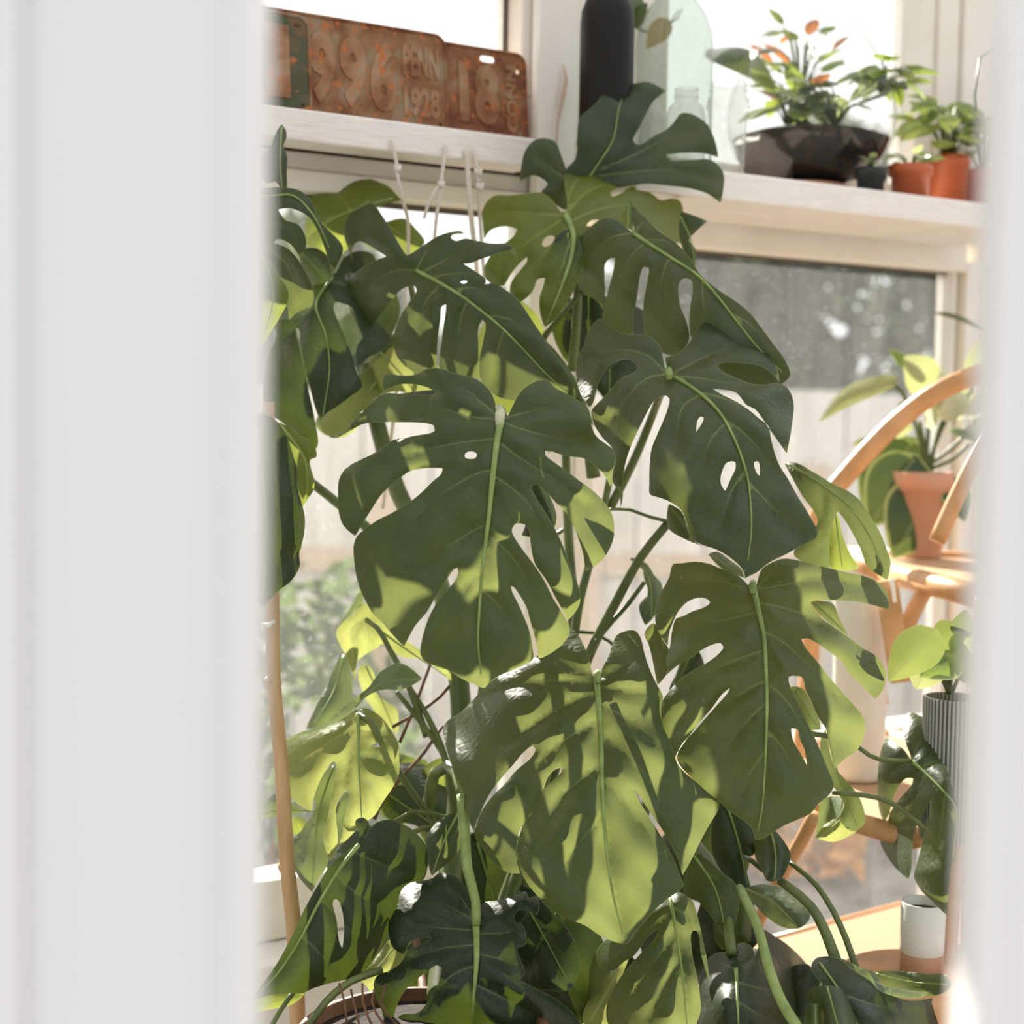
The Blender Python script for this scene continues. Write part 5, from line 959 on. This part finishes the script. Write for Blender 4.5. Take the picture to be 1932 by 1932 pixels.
stem([(872, 1500, 1.99), (876, 1560, 1.97), (882, 1640, 1.94), (897, 1700, 1.93), (898, 1745, 1.925)], (7.5, 5.5), M_RIB)
stem([(805, 1530, 2.14), (812, 1500, 2.12), (820, 1460, 2.12), (845, 1445, 2.1), (862, 1460, 2.06), (872, 1510, 2.0)], (9, 7))
stem([(1000, 625, 2.28), (1040, 665, 2.26), (1075, 715, 2.24), (1095, 760, 2.24), (1120, 900, 2.26)], (6, 10))
stem([(1096, 552, 2.24), (1060, 595, 2.28), (1028, 634, 2.3), (1010, 700, 2.32), (1040, 850, 2.3)], (4, 6))
stem([(1068, 410, 2.26), (1085, 470, 2.27), (1090, 560, 2.28), (1080, 700, 2.3)], (5, 8))
stem([(770, 520, 2.2), (780, 560, 2.28), (775, 600, 2.32), (740, 640, 2.34), (700, 700, 2.35)], (4, 6))
stem([(1262, 700, 2.08), (1240, 760, 2.2), (1200, 860, 2.26), (1150, 960, 2.26)], (5, 7))
stem([(1420, 1108, 2.05), (1370, 1130, 2.14), (1300, 1230, 2.2), (1250, 1400, 2.18), (1200, 1600, 2.12)], (5, 7))
stem([(945, 775, 1.93), (955, 820, 2.05), (960, 900, 2.15), (940, 1100, 2.2), (900, 1400, 2.16)], (6, 9))
stem([(1127, 1275, 2.02), (1135, 1350, 2.08), (1120, 1500, 2.12), (1050, 1750, 2.05)], (5, 8))
stem([(1470, 1660, 2.02), (1530, 1710, 2.0), (1560, 1765, 1.98), (1578, 1815, 1.96)], (5.5, 7))
stem([(1488, 1625, 2.06), (1540, 1670, 2.03), (1585, 1745, 2.0), (1615, 1825, 1.97)], (3, 4.5))
stem([(1395, 1675, 1.98), (1428, 1745, 1.9), (1452, 1830, 1.85), (1475, 1890, 1.83), (1510, 1945, 1.82)], (5.5, 6.5), M_RIB)
stem([(1400, 1615, 2.1), (1420, 1625, 2.08), (1450, 1650, 2.06), (1480, 1662, 2.05)], (3.5, 3.5))
stem([(1570, 1495, 2.1), (1610, 1498, 2.1), (1655, 1505, 2.1), (1690, 1520, 2.1), (1740, 1560, 2.1), (1800, 1620, 2.1)], (3.4, 3.6))
stem([(1620, 1410, 2.08), (1640, 1425, 2.09), (1660, 1433, 2.1), (1720, 1436, 2.12)], (3, 3))
stem([(1530, 1384, 2.1), (1560, 1388, 2.12), (1600, 1395, 2.1)], (3.6, 3.6))
stem([(1288, 1560, 2.2), (1350, 1640, 2.1), (1370, 1720, 2.02), (1380, 1800, 1.96)], (5, 7))
stem([(510, 1940, 1.86), (530, 1905, 1.87), (555, 1870, 1.88)], (3, 3))
stem([(580, 1940, 1.84), (615, 1890, 1.86), (665, 1850, 1.88), (720, 1830, 1.9)], (4.5, 4.5))
stem([(812, 1253, 2.2), (795, 1300, 2.2), (778, 1345, 2.2), (754, 1401, 2.2)], (2, 2.4), M_TWIG, 'aerial_root')
stem([(855, 1285, 2.22), (830, 1315, 2.22), (808, 1332, 2.21), (770, 1355, 2.2), (740, 1372, 2.2)], (2.4, 2.4), M_TWIG, 'aerial_root')
stem([(835, 1370, 2.2), (800, 1420, 2.18), (755, 1470, 2.16), (722, 1510, 2.15), (706, 1545, 2.15)], (2.2, 3), M_TWIG, 'aerial_root')
stem([(770, 1720, 2.2), (790, 1800, 2.15), (800, 1900, 2.0)], (5, 6), M_TWIG, 'aerial_root')
for i in range(5):
    stem([(640 + i * 22, 1855 + (i % 2) * 12, 1.86), (650 + i * 17, 1890, 1.85), (655 + i * 26, 1945, 1.845)], (1.3, 1.5), M_TWIG, 'aerial_root')
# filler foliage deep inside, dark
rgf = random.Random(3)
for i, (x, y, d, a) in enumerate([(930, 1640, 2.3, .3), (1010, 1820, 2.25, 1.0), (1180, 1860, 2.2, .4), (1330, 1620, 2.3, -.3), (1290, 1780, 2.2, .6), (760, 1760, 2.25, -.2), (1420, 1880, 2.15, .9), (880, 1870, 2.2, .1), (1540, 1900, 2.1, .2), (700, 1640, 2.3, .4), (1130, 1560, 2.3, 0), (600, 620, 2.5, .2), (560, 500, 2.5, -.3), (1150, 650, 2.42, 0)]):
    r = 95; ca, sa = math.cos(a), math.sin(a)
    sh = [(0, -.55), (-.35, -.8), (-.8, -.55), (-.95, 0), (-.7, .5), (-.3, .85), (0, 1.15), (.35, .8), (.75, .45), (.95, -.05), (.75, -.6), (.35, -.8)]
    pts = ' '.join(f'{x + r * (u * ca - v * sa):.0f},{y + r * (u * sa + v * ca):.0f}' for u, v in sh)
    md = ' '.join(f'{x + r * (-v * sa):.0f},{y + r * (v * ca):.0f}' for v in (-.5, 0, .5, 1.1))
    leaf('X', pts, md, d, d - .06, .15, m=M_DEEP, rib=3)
# ---------------- bamboo cane
cane = [(514, 1120), (517, 1290), (532, 1460), (541, 1622), (555, 1760), (562, 1960)]
bq = empty('bamboo_cane', P(562, 1985, 2.02), 'jointed bamboo cane standing at the left of the monstera', 'cane')
tp_ = [P(x, y, 2.08 - .06 * i / 5) for i, (x, y) in enumerate([(505, 760), (511, 950)] + cane)]
cp_ = crom([tuple(p) for p in tp_], .02, False)
MB().tube([tuple(p) for p in cp_], [.0085 + .0018 * i / len(cp_) for i in range(len(cp_))], 14).out('culm', M_BAMB, bq, True)
for x, y, d in ((515, 1290, 2.05), (541, 1635, 2.035), (510, 940, 2.075)):
    c = P(x, y, d); dr = (P(x + 6, y + 80, d) - c).normalized()
    MB().tube([c - dr * .008, c - dr * .002, c, c + dr * .002, c + dr * .008], [.0088, .0112, .0118, .0112, .0088], 14).out('node', M_BAMB, bq, True)
MB().tube([P(515, 1288, 2.04), P(503, 1282, 2.035), P(498, 1290, 2.03)], [.004, .004, .002], 8).out('twig_stub', M_BAMB, bq, True)
kn = MB().tube([P(943, 770, 1.93), P(944, 778, 1.912), P(943, 790, 1.898), P(942, 815, 1.897)], [.0045, .0065, .006, .004], 12)
kn.out('petiole_joint', paint('pale_joint', (.55, .55, .38), (.4, .42, .25), 60, .5, .1), mon, True)
for jx, jy, jd in ((1127, 1275, 1.99), (1420, 1106, 2.02), (1262, 703, 2.02)):
    MB().tube([P(jx, jy - 7, jd + .02), P(jx, jy, jd), P(jx + 1, jy + 14, jd - .004)], [.004, .0055, .0035], 10).out('petiole_joint', M_RIB, mon, True)
clip = MB(); clip.tube([P(518, 1172, 2.035), P(505, 1180, 2.03), (P(496, 1178, 2.03)), P(494, 1192, 2.03)], [.0025, .003, .003, .001], 8)
tag(clip.out('plant_clip', simple('white_plastic', (.8, .8, .78), .4), None, True), 'small white plastic clip on the bamboo cane', 'clip')
